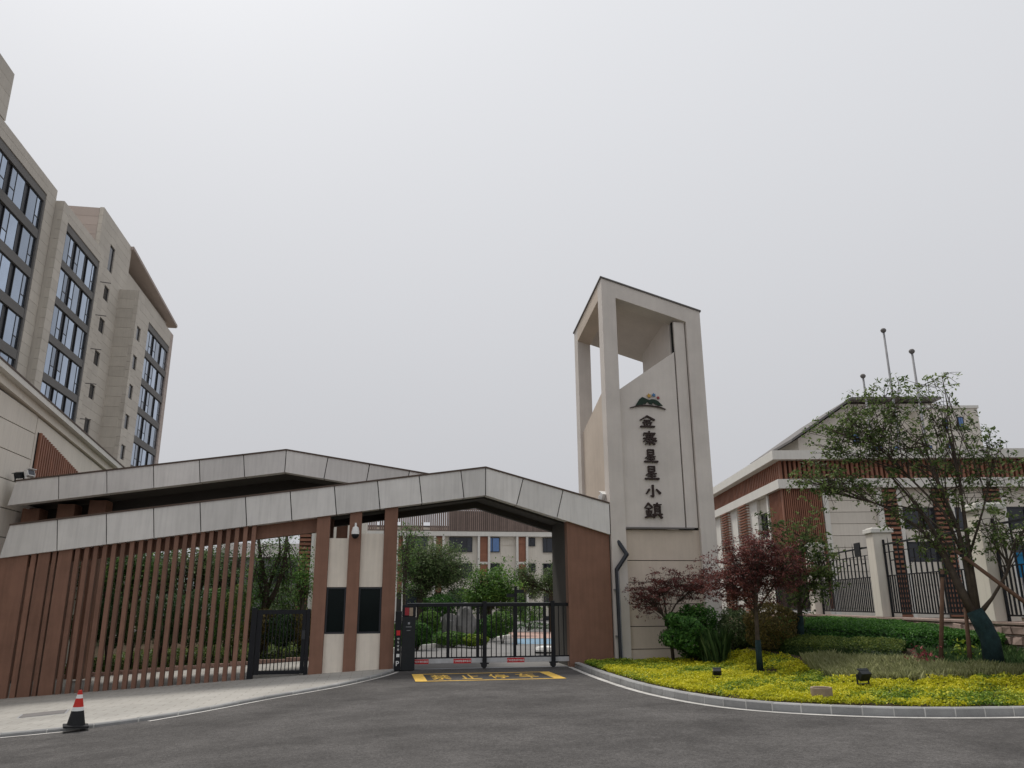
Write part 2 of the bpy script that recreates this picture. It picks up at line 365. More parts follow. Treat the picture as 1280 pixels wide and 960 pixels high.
def blade_mesh(name, P, H, lean, width, mat, rnd=None):
    """one tapering blade per row of P (foot)"""
    n = len(P); a = RNG.uniform(0, 2*np.pi, n); dr = np.stack([np.cos(a), np.sin(a), np.zeros(n)], 1); sd_ = np.stack([-np.sin(a), np.cos(a), np.zeros(n)], 1)
    H = np.asarray(H).reshape(-1, 1)*np.ones((n, 1)); ln = lean*RNG.uniform(0.2, 1.2, (n, 1))*H
    up = np.array([[0, 0, 1.0]])
    V = np.empty((n, 5, 3)); V[:,0] = P-sd_*width*.5; V[:,1] = P+sd_*width*.5
    mid = P+up*H*.6+dr*ln*.35; V[:,2] = mid+sd_*width*.45; V[:,3] = P+up*H+dr*ln; V[:,4] = mid-sd_*width*.45
    me = bpy.data.meshes.new(name); me.vertices.add(n*5); me.vertices.foreach_set('co', V.ravel())
    me.loops.add(n*5); me.loops.foreach_set('vertex_index', np.arange(n*5, dtype=np.int32))
    me.polygons.add(n); me.polygons.foreach_set('loop_start', np.arange(0, n*5, 5, dtype=np.int32))
    try: me.polygons.foreach_set('loop_total', np.full(n, 5, dtype=np.int32))
    except Exception: pass
    at = me.attributes.new('rnd', 'FLOAT', 'FACE'); at.data.foreach_set('value', (np.clip(rnd, 0, 1) if rnd is not None else RNG.uniform(0, 1, n)).astype(np.float32))
    me.update(calc_edges=True); me.materials.append(MATS[mat]); return me
def rand_normals(n, upbias=0.6):
    N = RNG.normal(size=(n, 3)); N /= np.linalg.norm(N, axis=1, keepdims=True); N[:,2] = np.abs(N[:,2])*1.0+upbias*RNG.uniform(0, 1, n); return N
def tree(name, label, cat, trunks, blobs, mat, bark, leaf=(0.1, 0.05), per=40, sig=0.22, clusters=3, arch=0.15, group=None, wrap=None, limb_r=0.03, flat=1.0, along=0.45, tip_r=0.004, spread=None):
    """trunks: list of polylines [(x,y,z,r),...] (first one starts at the ground); blobs: (cx,cy,cz,rx,ry,rz,limbs,trunk index)"""
    b0 = np.array(trunks[0][0][:3]); T = thing(name, b0, label, cat, group)
    wood = MB(); C = []; rn = []
    for t in trunks: wood.tube([p[:3] for p in t], [p[3] for p in t], 8)
    for (cx, cy, cz, rx, ry, rz_, nl, ti) in blobs:
        tr = trunks[ti]
        for k in range(nl):
            d = RNG.normal(size=3); d /= np.linalg.norm(d); r = RNG.uniform(0.25, 1.0)**0.45
            tip = np.array([cx, cy, cz])+d*r*np.array([rx, ry, rz_])
            f = RNG.uniform(0.45, 1.0)*(len(tr)-1); i = min(int(f), len(tr)-2); u = f-i
            s = np.array(tr[i][:3])*(1-u)+np.array(tr[i+1][:3])*u; r0 = min(limb_r, tr[i][3]*0.6)*RNG.uniform(0.6, 1.1)
            ln = np.linalg.norm(tip-s); c = s+(tip-s)*RNG.uniform(0.35, 0.55)+np.array([0, 0, ln*arch])+RNG.normal(size=3)*ln*0.06
            pts = []; 
            for q in np.linspace(0, 1, 7): pts.append((1-q)**2*s+2*q*(1-q)*c+q*q*tip)
            wood.tube(pts, list(np.linspace(r0, tip_r, 7)), 4, cap=False)
            tone = RNG.uniform(-0.22, 0.22)
            for m_ in range(clusters):
                q = 1.0 if m_ == 0 else RNG.uniform(1-along, 1.0)
                base = (1-q)**2*s+2*q*(1-q)*c+q*q*tip
                cen = base+RNG.normal(size=3)*sig*(0.3 if m_ == 0 else 1.0)
                if m_: wood.tube([base, (base+cen)/2+np.array([0, 0, .03]), cen], [tip_r*1.3, tip_r, tip_r*.7], 3, cap=False)
                n_ = int(per*RNG.uniform(0.5, 1.4)); sp_ = sig if spread is None else spread
                P = cen+RNG.normal(size=(n_, 3))*np.array([sp_, sp_, sp_*0.7*flat])*RNG.uniform(0.6, 1.1)
                C.append(P); rn.append(np.clip(RNG.normal(0.5+tone, 0.2, n_), 0, 1))
    wood.build('trunk', bark, T, smooth=True, origin=b0)
    if wrap:
        mb = MB(); mb.tube([p[:3] for p in wrap], [p[3] for p in wrap], 12); mb.build('trunk_wrap', 'bark_wrap', T, smooth=True, origin=b0)
    C = np.concatenate(C); rn = np.concatenate(rn)
    me = leaf_mesh('crown', C-b0, rand_normals(len(C)), leaf[0], leaf[1], mat, rnd=rn); link('crown', me, None, T, b0)
    return T
def shrub(name, label, cat, c, r, n, mat, leaf, group=None, stem='bark', shell=0.75, squash=0.0, lump=0.12, zmin=None):
    """a dense bush: leaves through an uneven shell, with a few stems"""
    c = np.array(c, float); r = np.array(r, float); base = np.array([c[0], c[1], (c[2]-r[2]) if zmin is None else zmin])
    T = thing(name, base, label, cat, group)
    d = RNG.normal(size=(n, 3)); d /= np.linalg.norm(d, axis=1, keepdims=True)
    ph = RNG.uniform(0, 6, 6)
    l = 1+lump*(np.sin(d[:,0]*5+ph[0])*np.sin(d[:,1]*6+ph[1])+np.sin(d[:,2]*7+ph[2]+d[:,0]*4))*0.7
    rad = RNG.uniform(shell, 1.0, n)**0.7*l
    P = c+d*rad[:,None]*r; P = P[P[:,2] > base[2]+0.02]; d = d[:len(P)]
    N = (P-c)/r; N = N/np.linalg.norm(N, axis=1, keepdims=True)+RNG.normal(size=P.shape)*0.55
    me = leaf_mesh('foliage', P-base, N, leaf[0], leaf[1], mat, rnd=np.clip(RNG.normal(0.5, 0.22, len(P)), 0, 1)); link('foliage', me, None, T, base)
    mb = MB()
    for k in range(7):
        a = RNG.uniform(0, 6.28); e = c+np.array([math.cos(a)*r[0]*.6, math.sin(a)*r[1]*.6, r[2]*RNG.uniform(0.1, .6)])
        mb.tube([base+np.array([math.cos(a)*.04, math.sin(a)*.04, -0.03]), (base+e)/2+np.array([0, 0, .1]), e], [0.022, 0.014, 0.005], 5)
    mb.build('stem', stem, T, smooth=True)
    return T

# ================================================================== THE SETTING
def grid_sheet(name, xs, ys, zf, mat):
    V = [(x, y, zf(x, y)) for y in ys for x in xs]; nx = len(xs)
    F = [(j*nx+i, j*nx+i+1, (j+1)*nx+i+1, (j+1)*nx+i) for j in range(len(ys)-1) for i in range(nx-1)]
    me = bpy.data.meshes.new(name); me.from_pydata(V, [], F); me.polygons.foreach_set('use_smooth', [True]*len(F)); me.update()
    o = link(name, me, mat, None, (0, 0, 0)); return meta(o, kind='structure')
XS = [-900,-300,-100,-60,-30,-20]+list(np.arange(-16, 2.01, 0.5))+[4,8,15,30,60,100,300,900]
grid_sheet('ground', XS, [-300,-60,-10,8,20,30,60,120,300,1500], lambda x, y: g(x)-0.16, 'earth')
grid_sheet('road', XS[2:-2], [-40,-10,0,5,10,15,20,25.0], lambda x, y: g(x)-0.06, 'asphalt')
grid_sheet('courtyard', list(np.arange(-30, 2.01, 1.0))+[4,8,15,30,60], [25.0,27,30,40,60,90,120], lambda x, y: g(x)-0.058, 'court_concrete')
# pavement on the left, following the kerb
def column_sheet(name, xs, y0f, y1f, zf, mat, n=12):
    V = []; F = []
    for x in xs:
        a, b = y0f(x), y1f(x)
        for j in range(n+1):
            y = a+(b-a)*j/n; V.append((x, y, zf(x, y)))
    for i in range(len(xs)-1):
        for j in range(n): k = i*(n+1)+j; F.append((k, k+n+1, k+n+2, k+1))
    me = bpy.data.meshes.new(name); me.from_pydata(V, [], F); me.polygons.foreach_set('use_smooth', [True]*len(F)); me.update()
    return meta(link(name, me, mat, None, (0, 0, 0)), kind='structure')
kl = lambda x: float(np.interp(x, KLX, KLY)); kr = lambda x: float(np.interp(x, KRX, KRY))
column_sheet('pavement', [-60,-30,-20]+list(np.arange(-16, 0.6, 0.4))+[0.6], lambda x: kl(x)+0.12, lambda x: 31.4 if x < -1.9 else 25.2, lambda x, y: g(x), 'paving')
BXS = [5.99,6.2,6.6,7,7.5]+list(np.arange(8, 20, 0.5))+[22,26,32,40]
column_sheet('planting_soil', BXS, lambda x: kr(x)+0.14+(0.02 if x > 6.05 else 0), lambda x: 24.58 if x < 7.3 else (29.0 if x < 12 else min(60.0, 29+(x-12)*5.5)), lambda x, y: bed_h(x, y)-0.02, 'earth', 60)

# kerbs, stone by stone
def resample(pts, step):
    pts = np.array(pts, float); seg = np.linalg.norm(np.diff(pts, axis=0), axis=1); s = np.concatenate([[0], np.cumsum(seg)])
    n = max(1, int(round(s[-1]/step))); u = np.linspace(0, s[-1], n+1)
    return np.stack([np.interp(u, s, pts[:,0]), np.interp(u, s, pts[:,1])], 1)
def smooth_line(pts, it=2):
    pts = [np.array(p, float) for p in pts]
    for _ in range(it):
        q = [pts[0]]
        for a, b in zip(pts[:-1], pts[1:]): q += [a*.75+b*.25, a*.25+b*.75]
        pts = q+[pts[-1]]
    return pts
def kerb(name, line, step, width, top, side, drop):
    root = bpy.data.objects.new(name, None); COL.objects.link(root); root['kind'] = 'structure'; OFFS[root.name] = np.zeros(3)
    P = resample(smooth_line(line), step); mort = MB()
    for i in range(len(P)-1):
        a, b = P[i], P[i+1]; t = (b-a)/np.linalg.norm(b-a); nrm = np.array([-t[1], t[0]])*side
        a2, b2 = a+t*0.012, b-t*0.012
        za, zb = g(a[0])+top+random.uniform(-.004, .004), g(b[0])+top
        c = 0.02; wob = random.uniform(-.006, .006)
        def ring(p, z):
            o = p+nrm*wob; i_ = p+nrm*(width+wob)
            return [(o[0], o[1], z-drop), (o[0], o[1], z-c), (*(o+nrm*c), z), (*i_, z), (*i_, z-drop)]
        ra, rb = ring(a2, za), ring(b2, zb); m = MB(); m.v = ra+rb
        flip = side < 0
        fs = [(0,1,6,5),(1,2,7,6),(2,3,8,7),(3,4,9,8),(4,3,2,1,0),(5,6,7,8,9)]
        m.f = [f if flip else f[::-1] for f in fs]
        m.build('kerb_stone', 'kerb_stone', root)
        o = b-nrm*-0.006; k = MB()
        za2 = zb-0.008
        q = [b-t*0.014+nrm*0.006, b+t*0.014+nrm*0.006, b+t*0.014+nrm*(width-.004), b-t*0.014+nrm*(width-.004)]
        mort.prism([(p[0], p[1], za2-drop) for p in q], (0, 0, drop))
    mort.build('mortar_joints', 'mortar', root, origin=(0, 0, 0))
    return root
kerb('kerb_right', [(x, y) for x, y in KR[:-1]]+[(26, 12.2)], 0.5, 0.15, 0.085, 1, 0.22)
kerb('kerb_left', [(x, y) for x, y in zip(KLX[1:], KLY[1:])]+[(.64, 24.64)], 0.75, 0.12, 0.005, 1, 0.12)
# painted lines on the asphalt
def strip(name, line, w, label, mat='white_line', dz=-0.054, shift=0.0, side=1):
    P = resample(smooth_line(line), 0.4); m = MB(); L_, R_ = [], []
    for i in range(len(P)):
        t = P[min(i+1, len(P)-1)]-P[max(i-1, 0)]; t /= np.linalg.norm(t); n_ = np.array([-t[1], t[0]])*side
        a, b = P[i]+n_*shift, P[i]+n_*(shift+w)
        L_.append((a[0], a[1], g(a[0])+dz)); R_.append((b[0], b[1], g(b[0])+dz))
    for i in range(len(P)-1): 
        q = [L_[i], L_[i+1], R_[i+1], R_[i]]
        m.poly(q if side > 0 else q[::-1])
    o = m.build(name, mat); o['kind'] = 'structure'; return o
strip('road_marking', [(x, y) for x, y in KR[:-1]]+[(26, 12.2)], 0.15, '', shift=0.06, side=-1)
strip('road_marking', [(-4.3,17.2),(-3.34,18.15),(-2.4,19.4),(-1.59,20.2),(-.89,20.95),(-.12,22.25),(.42,23.6),(.6,24.3)], 0.11, '', shift=0.05, side=-1)
strip('road_marking', [(-16,16.75),(-6.7,16.6),(-5.3,16.75)], 0.10, '', shift=0.05, side=-1)
# yellow box with its four characters, painted on the asphalt in front of the gate
yb = MB(); zy = -0.0545
x0, x1, ya, yb_ = 1.06, 4.95, 20.95, 23.15
for (a, b, c, d) in ((x0, x0+.30, ya, yb_), (x1-.30, x1, ya, yb_), (x0+.30, x1-.30, ya, ya+.13), (x0+.30, x1-.30, yb_-.13, yb_)):
    yb.poly([(a, c, zy), (b, c, zy), (b, d, zy), (a, d, zy)])
root = yb.build('yellow_road_box', 'yellow_line'); root['kind'] = 'structure'; OFFS[root.name] = np.array(root.location)
for i, ch in enumerate('禁止停车'):
    me = fit(text_mesh(ch, 0.6, 0.0, 0.006), 0.52, 1.35); me.materials.append(MATS['yellow_line'])
    o = link('painted_character', me, None, root, (1.36+0.42+i*0.775, (ya+yb_)/2, zy))
# inspection cover let into the pavement
T = thing('inspection_cover', (-7.0, 19.6, g(-7.0)), 'dark grey rectangular inspection cover let into the pale pavement', 'manhole cover')
T.rotation_euler = (0, math.atan(-0.057), R(14)); OFFS[T.name] = np.zeros(3)
bx('frame', 'steel_grey', T, -.46, .46, -.36, .36, -.02, .006); bx('lid', 'roof_grey', T, -.42, .42, -.32, .32, 0.0062, .012)

# distant hill beyond the campus
hm = []; hx = np.linspace(-260, 60, 33)
V = []; F = []
for j, (yy, k) in enumerate(((280, 0), (330, .65), (380, 1.0), (480, 0.5))):
    for x in hx: V.append((x, yy, -2+k*(26+6*math.sin(x*.03)+3*math.sin(x*.11+1))*math.exp(-((x+70)/120)**2)))
for j in range(3):
    for i in range(32): q = j*33+i; F.append((q, q+1, q+34, q+33))
me = bpy.data.meshes.new('hill'); me.from_pydata(V, [], F); me.polygons.foreach_set('use_smooth', [True]*len(F)); me.update()
meta(link('hill', me, 'hill_hazy', None, (0, 0, 0)), kind='structure')

# ================================================================== GATEHOUSE (front and rear canopies, pillars, booth)
GH = thing('gatehouse', (-1.5, 26.0, g(-1.5)), 'gatehouse with grey panelled folded canopies on brown pillars and a guard booth', 'gatehouse')
AX, AZT, AZB = 3.31, 6.02, 5.15
def ftop(x): return AZT-.1437*(AX-x) if x < AX else AZT-.267*(x-AX)
def fbot(x): return AZB-.145*(AX-x) if x < AX else AZB-.297*(x-AX)
def canopy(name, label, y0, y1, top, bot, joints, xl, xr, ax, dxl, dxr, thick=0.05, dropl=.10, dropr=.10):
    c = MB()      # roof deck (with coping) as the carrier part
    xs = [xl, ax, xr]
    deck = c
    for a, b in ((xl, ax), (ax, xr)):
        deck.prism([(a, y0-.03, top(a)+.002), (b, y0-.03, top(b)+.002), (b, y0-.03, top(b)+.05), (a, y0-.03, top(a)+.05)], (0, y1-y0+.03, 0))
    root = deck.build(name, 'coping_brown', GH); root['label'] = label
    js = joints
    for i in range(len(js)-1):
        a, b = js[i]+.014, js[i+1]-.014
        da = 0 if js[i] == ax else (dxl if js[i] < ax else dxr); db = 0 if js[i+1] == ax else (dxl if js[i+1] < ax else dxr)
        if i == 0: da = -.14
        if i == len(js)-2: da, db = da, 0
        P = [(a, top(a)), (b, top(b)), (b+db, bot(b+db)), (a+da, bot(a+da))]
        m = MB(); m.prism([(x, y0, z) for x, z in P], (0, thick, 0))
        # underside return of the same sheet
        m.prism([(P[2][0], y0+thick, P[2][1]), (P[3][0], y0+thick, P[3][1]), (P[3][0], y0+thick, P[3][1]+.04), (P[2][0], y0+thick, P[2][1]+.04)], (0, 0.34, 0))
        m.build('fascia_panel', 'fascia_grey', root)
    jj = MB()
    for a, b in ((xl, ax), (ax, xr)):
        jj.prism([(a, y0+thick+.004, top(a)-.004), (b, y0+thick+.004, top(b)-.004), (b, y0+thick+.004, bot(b)+.045), (a, y0+thick+.004, bot(a)+.045)], (0, 0.03, 0))
    jj.build('backing', 'joint_black', root)
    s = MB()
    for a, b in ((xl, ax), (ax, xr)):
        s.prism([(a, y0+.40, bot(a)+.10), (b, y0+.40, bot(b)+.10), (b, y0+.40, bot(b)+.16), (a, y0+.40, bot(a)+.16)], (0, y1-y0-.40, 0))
    s.build('soffit', 'soffit_shade', root)
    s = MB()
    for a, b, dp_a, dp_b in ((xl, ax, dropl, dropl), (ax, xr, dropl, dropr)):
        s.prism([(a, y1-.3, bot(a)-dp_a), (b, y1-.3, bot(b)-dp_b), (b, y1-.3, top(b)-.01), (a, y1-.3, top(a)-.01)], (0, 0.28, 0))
    s.build('rear_beam', 'soffit_shade', root)
    for (xq, dq) in ((xr-.02, -.05), (xl+.02, .05)):
        e = MB(); e.prism([(xq, y0+.06, bot(xq)), (xq, y1-.31, bot(xq)), (xq, y1-.31, top(xq)-.01), (xq, y0+.06, top(xq)-.01)], (dq, 0, 0)); e.build('end_panel', 'fascia_grey', root)
    return root
FC = canopy('front_canopy', 'lower front canopy folding up to a ridge over the gate', 24.6, 27.4, ftop, fbot,
       [-10.42,-9.18,-7.88,-6.6,-5.31,-4.02,-2.72,-1.41,-.1,1.19,2.51,AX,4.53,5.84,7.38], -10.42, 7.38, AX, .11, -.22)
def rtop(x): return 7.07-.148*(-3.33-x) if x < -3.33 else 7.07-.15*(x+3.33)
def rbot(x): return 6.30-.148*(-3.33-x) if x < -3.33 else 6.30-.15*(x+3.33)
RC = canopy('rear_canopy', 'higher rear canopy behind the front one', 28.0, 30.7, rtop, rbot,
       [-11.9,-10.61,-9.14,-7.68,-6.21,-4.76,-3.33,-1.88,-.42,1.0,2.1], -11.9, 2.1, -3.33, .1, -.1, dropl=.8, dropr=.05)  # deep left beam drop added to shut out bright sky under the canopy
for x in (-12.05, -10.95, -9.95):          # brown blades carrying the rear canopy
    bx('pillar', 'brown_paint', GH, x, x+.55, 29.2, 29.9, g(-8), rbot(x)+.05)
for x in (-1.55,): bx('pillar', 'brown_paint', GH, x, x+.4, 30.0, 30.3, g(x), rbot(x)+.12)
def slope_pillar(x0, x1, y0, y1, z0, zt=0.13):
    m = MB(); m.prism([(x0, y0, z0), (x1, y0, z0), (x1, y0, fbot(x1)+zt), (x0, y0, fbot(x0)+zt)], (0, y1-y0, 0)); m.build('pillar', 'brown_paint', GH)
PX = [(-1.87,-1.48), (-.89,-.53), (.17,.57)]
for a, b in PX: slope_pillar(a, b, 24.70, 25.12, g(a)-.02, 0.03)
for a, b in PX[::2]: slope_pillar(a, b, 26.6, 27.0, g(a)-.02)
# booth: pale wall panels between the pillars, dark windows
for (a, b, zt) in ((-1.475,-.895,3.78), (-.525,.165,3.93)):
    bx('wall_panel', 'booth_white', GH, a, b, 24.80, 24.95, g(a)-.02, 0.98)
    bx('wall_panel', 'booth_white', GH, a, b, 24.80, 24.95, 2.33, zt)
    W = bx('window', 'black_metal', GH, a+.0, b-.0, 24.87, 24.93, 0.982, 2.328)
    fr = MB(); w = .05
    for q in ((a, a+w, .985, 2.325), (b-w, b, .985, 2.325), (a+w, b-w, .985, .985+w), (a+w, b-w, 2.325-w, 2.325)): fr.box(q[0], q[1], 24.815, 24.868, q[2], q[3])
    fr.build('frame', 'dark_frame', W); bx('pane', 'glass_booth', W, a+w, b-w, 24.845, 24.86, .985+w, 2.325-w)
bx('wall_panel', 'booth_white', GH, -1.87, -1.72, 25.13, 26.58, g(-1.8), 3.78)
bx('wall_panel', 'booth_white', GH, .42, .57, 25.13, 26.58, -.06, 3.93)
bx('wall_panel', 'booth_white', GH, -1.47, .165, 26.8, 26.95, -.12, 3.8)
bx('booth_roof', 'soffit_shade', GH, -1.86, .56, 25.0, 26.8, 3.66, 3.76)
# brown end wall between the gate and the sign tower
m = MB(); m.prism([(5.97, 24.72, -.08), (7.36, 24.72, -.08), (7.36, 24.72, fbot(7.36)+.02), (5.97, 24.72, fbot(5.97)+.02)], (0, .35, 0)); m.build('end_wall', 'brown_paint', GH)
m = MB(); m.prism([(5.99, 25.071, -.08), (7.36, 25.071, -.08), (7.36, 25.071, fbot(7.36)+.08), (5.99, 25.071, fbot(5.99)+.08)], (0, 2.02, 0)); m.build('inner_wall', 'soffit_shade', GH)
# header beam over fence and side gate
m = MB(); a, b = -10.3, -1.88
m.prism([(a, 24.98, fbot(a)-.30), (b, 24.98, fbot(b)-.42), (b, 24.98, fbot(b)+.09), (a, 24.98, fbot(a)+.09)], (0, .3, 0)); m.build('header_beam', 'brown_paint', GH)
m = MB(); a, b = .575, 5.96
for a, b in ((.575, AX), (AX, 5.96)):
    m.prism([(a, 25.3, fbot(a)-.02), (b, 25.3, fbot(b)-.02), (b, 25.3, fbot(b)+.09), (a, 25.3, fbot(a)+.09)], (0, .25, 0))
m.build('lintel', 'soffit_shade', GH)

# ================================================================== SLATTED SCREEN FENCE
SF = thing('slat_fence', (-7, 24.85, g(-7)), 'tall screen of upright brown timber-look slats and broad boards under the canopy', 'fence')
def slat(name, x0, x1, y0=24.70, y1=24.84):
    m = MB(); m.prism([(x0, y0, g(x0)), (x1, y0, g(x1)), (x1, y0, fbot(x1)+.02), (x0, y0, fbot(x0)+.02)], (0, y1-y0, 0)); return m.build(name, 'brown_slat', SF)
for px0, px1, nm in ((-16, 20, 'board'), (24, 30.5, 'slat'), (33, 48, 'board'), (51, 56, 'slat'), (58.5, 76, 'board')):
    a, b = atY(px0, 790, 24.70)[0], atY(px1, 790, 24.70)[0]; slat(nm, a, b)
x = atY(82.5, 790, 24.7)[0]; xe = atY(307, 790, 24.7)[0]; n = 21; st = (xe-x)/(n-1)
for i in range(n): slat('slat', x+i*st-.058, x+i*st+.058)
# ================================================================== SIDE GATE
SG = thing('pedestrian_gate', (-2.75, 24.8, g(-2.75)), 'black metal side gate with upright bars beside the guard booth', 'gate')
ga, gb = -3.56, -1.90; zb_, zt_ = -.14, 1.68
bx('post', 'black_metal', SG, ga-.02, ga+.14, 24.72, 24.88, g(ga), zt_+.06)
bx('post', 'black_metal', SG, gb-.10, gb, 24.72, 24.88, g(gb), zt_+.02)
bx('stile', 'black_metal', SG, ga+.15, ga+.29, 24.75, 24.83, zb_+.02, zt_); bx('stile', 'black_metal', SG, gb-.22, gb-.11, 24.75, 24.83, zb_+.04, zt_)
bx('rail', 'black_metal', SG, ga+.291, gb-.221, 24.75, 24.83, zt_-.12, zt_); bx('rail', 'black_metal', SG, ga+.291, gb-.221, 24.75, 24.83, zb_+.03, zb_+.13)
for i in range(10):
    x = ga+.29+(i+1)*(gb-.22-ga-.29)/11; bx('bar', 'black_metal', SG, x-.012, x+.012, 24.77, 24.80, zb_+.12, zt_-.11)
bx('lock_box', 'dark_frame', SG, gb-.215, gb-.115, 24.70, 24.745, .85, 1.1)

# ================================================================== SLIDING VEHICLE GATE
VG = thing('sliding_gate', (3.4, 24.95, -.06), 'low black sliding vehicle gate of upright bars with pale bottom beam', 'gate')
xl, xr, y = .95, 5.97, 24.9
bx('top_rail', 'black_metal', VG, xl, xr, y-.05, y+.05, 1.74, 1.84, .008); bx('rail_cap', 'steel_grey', VG, xl, 5.4, y-.045, y+.045, 1.841, 1.852)
bx('bottom_beam', 'rail_white', VG, xl, xr, y-.05, y+.05, .10, .235, .006); bx('lower_rail', 'black_metal', VG, xl, xr, y-.035, y+.035, .236, .275)
posts = [1.05, 2.21, 3.12, 3.32, 4.27, 5.22, 5.46]
for i, x in enumerate(posts):
    w = .045 if i not in (3, 6) else .06
    if i in (3, 6):
        P = bx('post', 'black_metal', VG, x-w, x+w, y-.145, y-.056, -.02, 1.90, .006)
        wh = MB(); wh.tube([(x-.02, y-.17, .03), (x-.02, y-.05, .03)], .085, 16); wh.build('wheel', 'rubber_black', VG, smooth=False)
        bx('wheel_bracket', 'black_metal', VG, x-.13, x+.13, y-.12, y-.06, .06, .099)
    else: bx('post', 'black_metal', VG, x-w, x+w, y-.03, y+.03, .276, 1.739)
x = xl+.16
while x < xr-.03:
    if all(abs(x-p) > .075 for p in posts): bx('bar', 'black_metal', VG, x-.014, x+.014, y-.014, y+.014, .276, 1.739)
    x += .152
for i, cx in enumerate((1.36, 2.65, 4.29)):
    S = bx('warning_sticker', 'sticker_red', VG, cx-.27, cx+.27, y-.0545, y-.0505, .09, .225)
    me = text_mesh('门动危险请勿靠近', .066, 0.0005, 0.0008); me.materials.append(MATS['white_paint'])
    o = link('lettering', me, None, S, (cx, y-.0565, .158), (R(90), 0, 0))
# operator cabinet
OC = thing('gate_operator', (1.0, 24.7, -.06), 'black gate motor cabinet with small red display beside the booth pillar', 'cabinet')
bx('body', 'lamp_black', OC, .80, 1.20, 24.52, 24.83, -.06, 1.46, .012); bx('hood', 'black_metal', OC, .80, 1.20, 24.52, 24.83, 1.462, 1.80, .015)
D_ = bx('display', 'logo_red', OC, .87, 1.0, 24.512, 24.519, 1.50, 1.72); bx('display_bezel', 'pot', OC, 1.005, 1.11, 24.512, 24.519, 1.46+.02, 1.72)
bx('key_plate', 'steel_grey', OC, .97, 1.03, 24.514, 24.519, 1.24, 1.30)
bx('slot', 'steel_grey', OC, .91, 1.08, 24.514, 24.519, 1.16, 1.175); bx('slot', 'steel_grey', OC, .94, 1.05, 24.514, 24.519, 1.06, 1.072)
# parking barrier cabinet with its P
PB = thing('barrier_cabinet', (.69, 24.6, -.06), 'narrow black barrier column with white letter P and lettering on its face', 'cabinet')
bx('body', 'black_metal', PB, .60, .785, 24.50, 24.80, -.06, 1.62, .01)
me = text_mesh('P', .20, .002, .002); me.materials.append(MATS['white_paint']); link('letter', me, None, PB, (.695, 24.496, .14), (R(90), 0, 0))
bx('white_plate', 'white_paint', PB, .655, .745, 24.494, 24.499, .32, .41); bx('red_panel', 'sticker_red', PB, .64, .75, 24.494, 24.499, .93, 1.07)
for i, ch in enumerate('停车收费'):
    me = text_mesh(ch, .07, .001, .0); me.materials.append(MATS['white_paint']); link('character', me, None, PB, (.70, 24.497, .83-i*.1), (R(90), 0, 0))
# floor track of the gate
tr = MB().box(.7, 5.95, 24.86, 24.94, -.058, -.052); o = tr.build('gate_track', 'steel_grey'); o['kind'] = 'structure'

# ================================================================== SIGN TOWER
ST = thing('sign_tower', (9.2, 26.6, .06), 'tall pale stone sign tower with open slanted top beside the gate', 'tower')
x0, x1, y0, y1 = 7.4, 11.0, 24.6, 28.6; zb0 = -.05
def rz_(x, y): return 12.94-.295*(x-x0)-.17*(y-y0)
def col(name, a, b, c, d, mat='stone_grey', drop=.0):
    m = MB(); V = [(a,c),(b,c),(b,d),(a,d)]
    k = len(m.v); m.v = [(p, q, zb0) for p, q in V]+[(p, q, rz_(p, q)-drop) for p, q in V]
    m.f = [(3,2,1,0),(4,5,6,7),(0,1,5,4),(1,2,6,5),(2,3,7,6),(3,0,4,7)]; return m.build(name, mat, ST)
col('corner_pillar', 7.4, 7.9, 24.6, 25.1, drop=.05); col('corner_pillar', 10.46, 11.0, 24.6, 25.1, drop=.05)
col('corner_pillar', 7.4, 7.9, 28.1, 28.6, drop=.05)
def slab(name, a, b, c, d, t0, t1, mat):
    m = MB(); V = [(a,c),(b,c),(b,d),(a,d)]
    m.v = [(p, q, rz_(p, q)-t1) for p, q in V]+[(p, q, rz_(p, q)-t0) for p, q in V]
    m.f = [(3,2,1,0),(4,5,6,7),(0,1,5,4),(1,2,6,5),(2,3,7,6),(3,0,4,7)]; return m.build(name, mat, ST)
slab('roof_slab', 7.9, 10.46, 25.1, 28.1, .12, .30, 'stone_grey')
slab('roof_beam', 7.9, 10.46, 24.6, 25.1, .052, .62, 'stone_grey'); slab('roof_beam', 7.4, 7.9, 25.1, 28.1, .052, .62, 'stone_warm'); slab('roof_beam', 7.9, 11.0, 28.1, 28.6, .052, .30, 'stone_grey')
slab('coping', 7.36, 11.04, 24.56, 28.64, 0, .048, 'roof_grey')
# right-hand wall, its inner face seen through the opening
m = MB(); V = [(10.47,25.1),(11.0,25.1),(11.0,28.1),(10.47,28.1)]
m.v = [(p, q, zb0) for p, q in V]+[(p, q, rz_(p, q)-.052) for p, q in V]; m.f = [(3,2,1,0),(4,5,6,7),(0,1,5,4),(1,2,6,5),(2,3,7,6),(3,0,4,7)]; m.build('side_wall', 'stone_grey', ST)
m = MB(); m.prism([(10.02, 24.9, 4.2), (10.02, 28.09, 4.2), (10.02, 28.09, rz_(10, 28)-.31), (10.02, 25.11, rz_(10, 25.1)-.31), (10.02, 25.11, 10.0), (10.02, 24.9, 10.0)], (.44, 0, 0)); m.build('inner_wall', 'stone_grey', ST)
# left side panel with its slanted top
pl0, pl1 = atX(755, 498, 7.47), atX(738, 518, 7.47)
m = MB(); m.prism([(7.5, 25.1, zb0), (7.5, 28.1, zb0), (7.5, 28.1, 8.05), (7.5, 25.1, 9.0)], (.3, 0, 0)); m.build('side_panel', 'stone_warm', ST)
m = MB(); m.prism([(7.9, 28.2, zb0), (10.46, 28.2, zb0), (10.46, 28.2, 8.0), (7.9, 28.2, 8.0)], (0, .3, 0)); m.build('back_panel', 'stone_grey', ST)
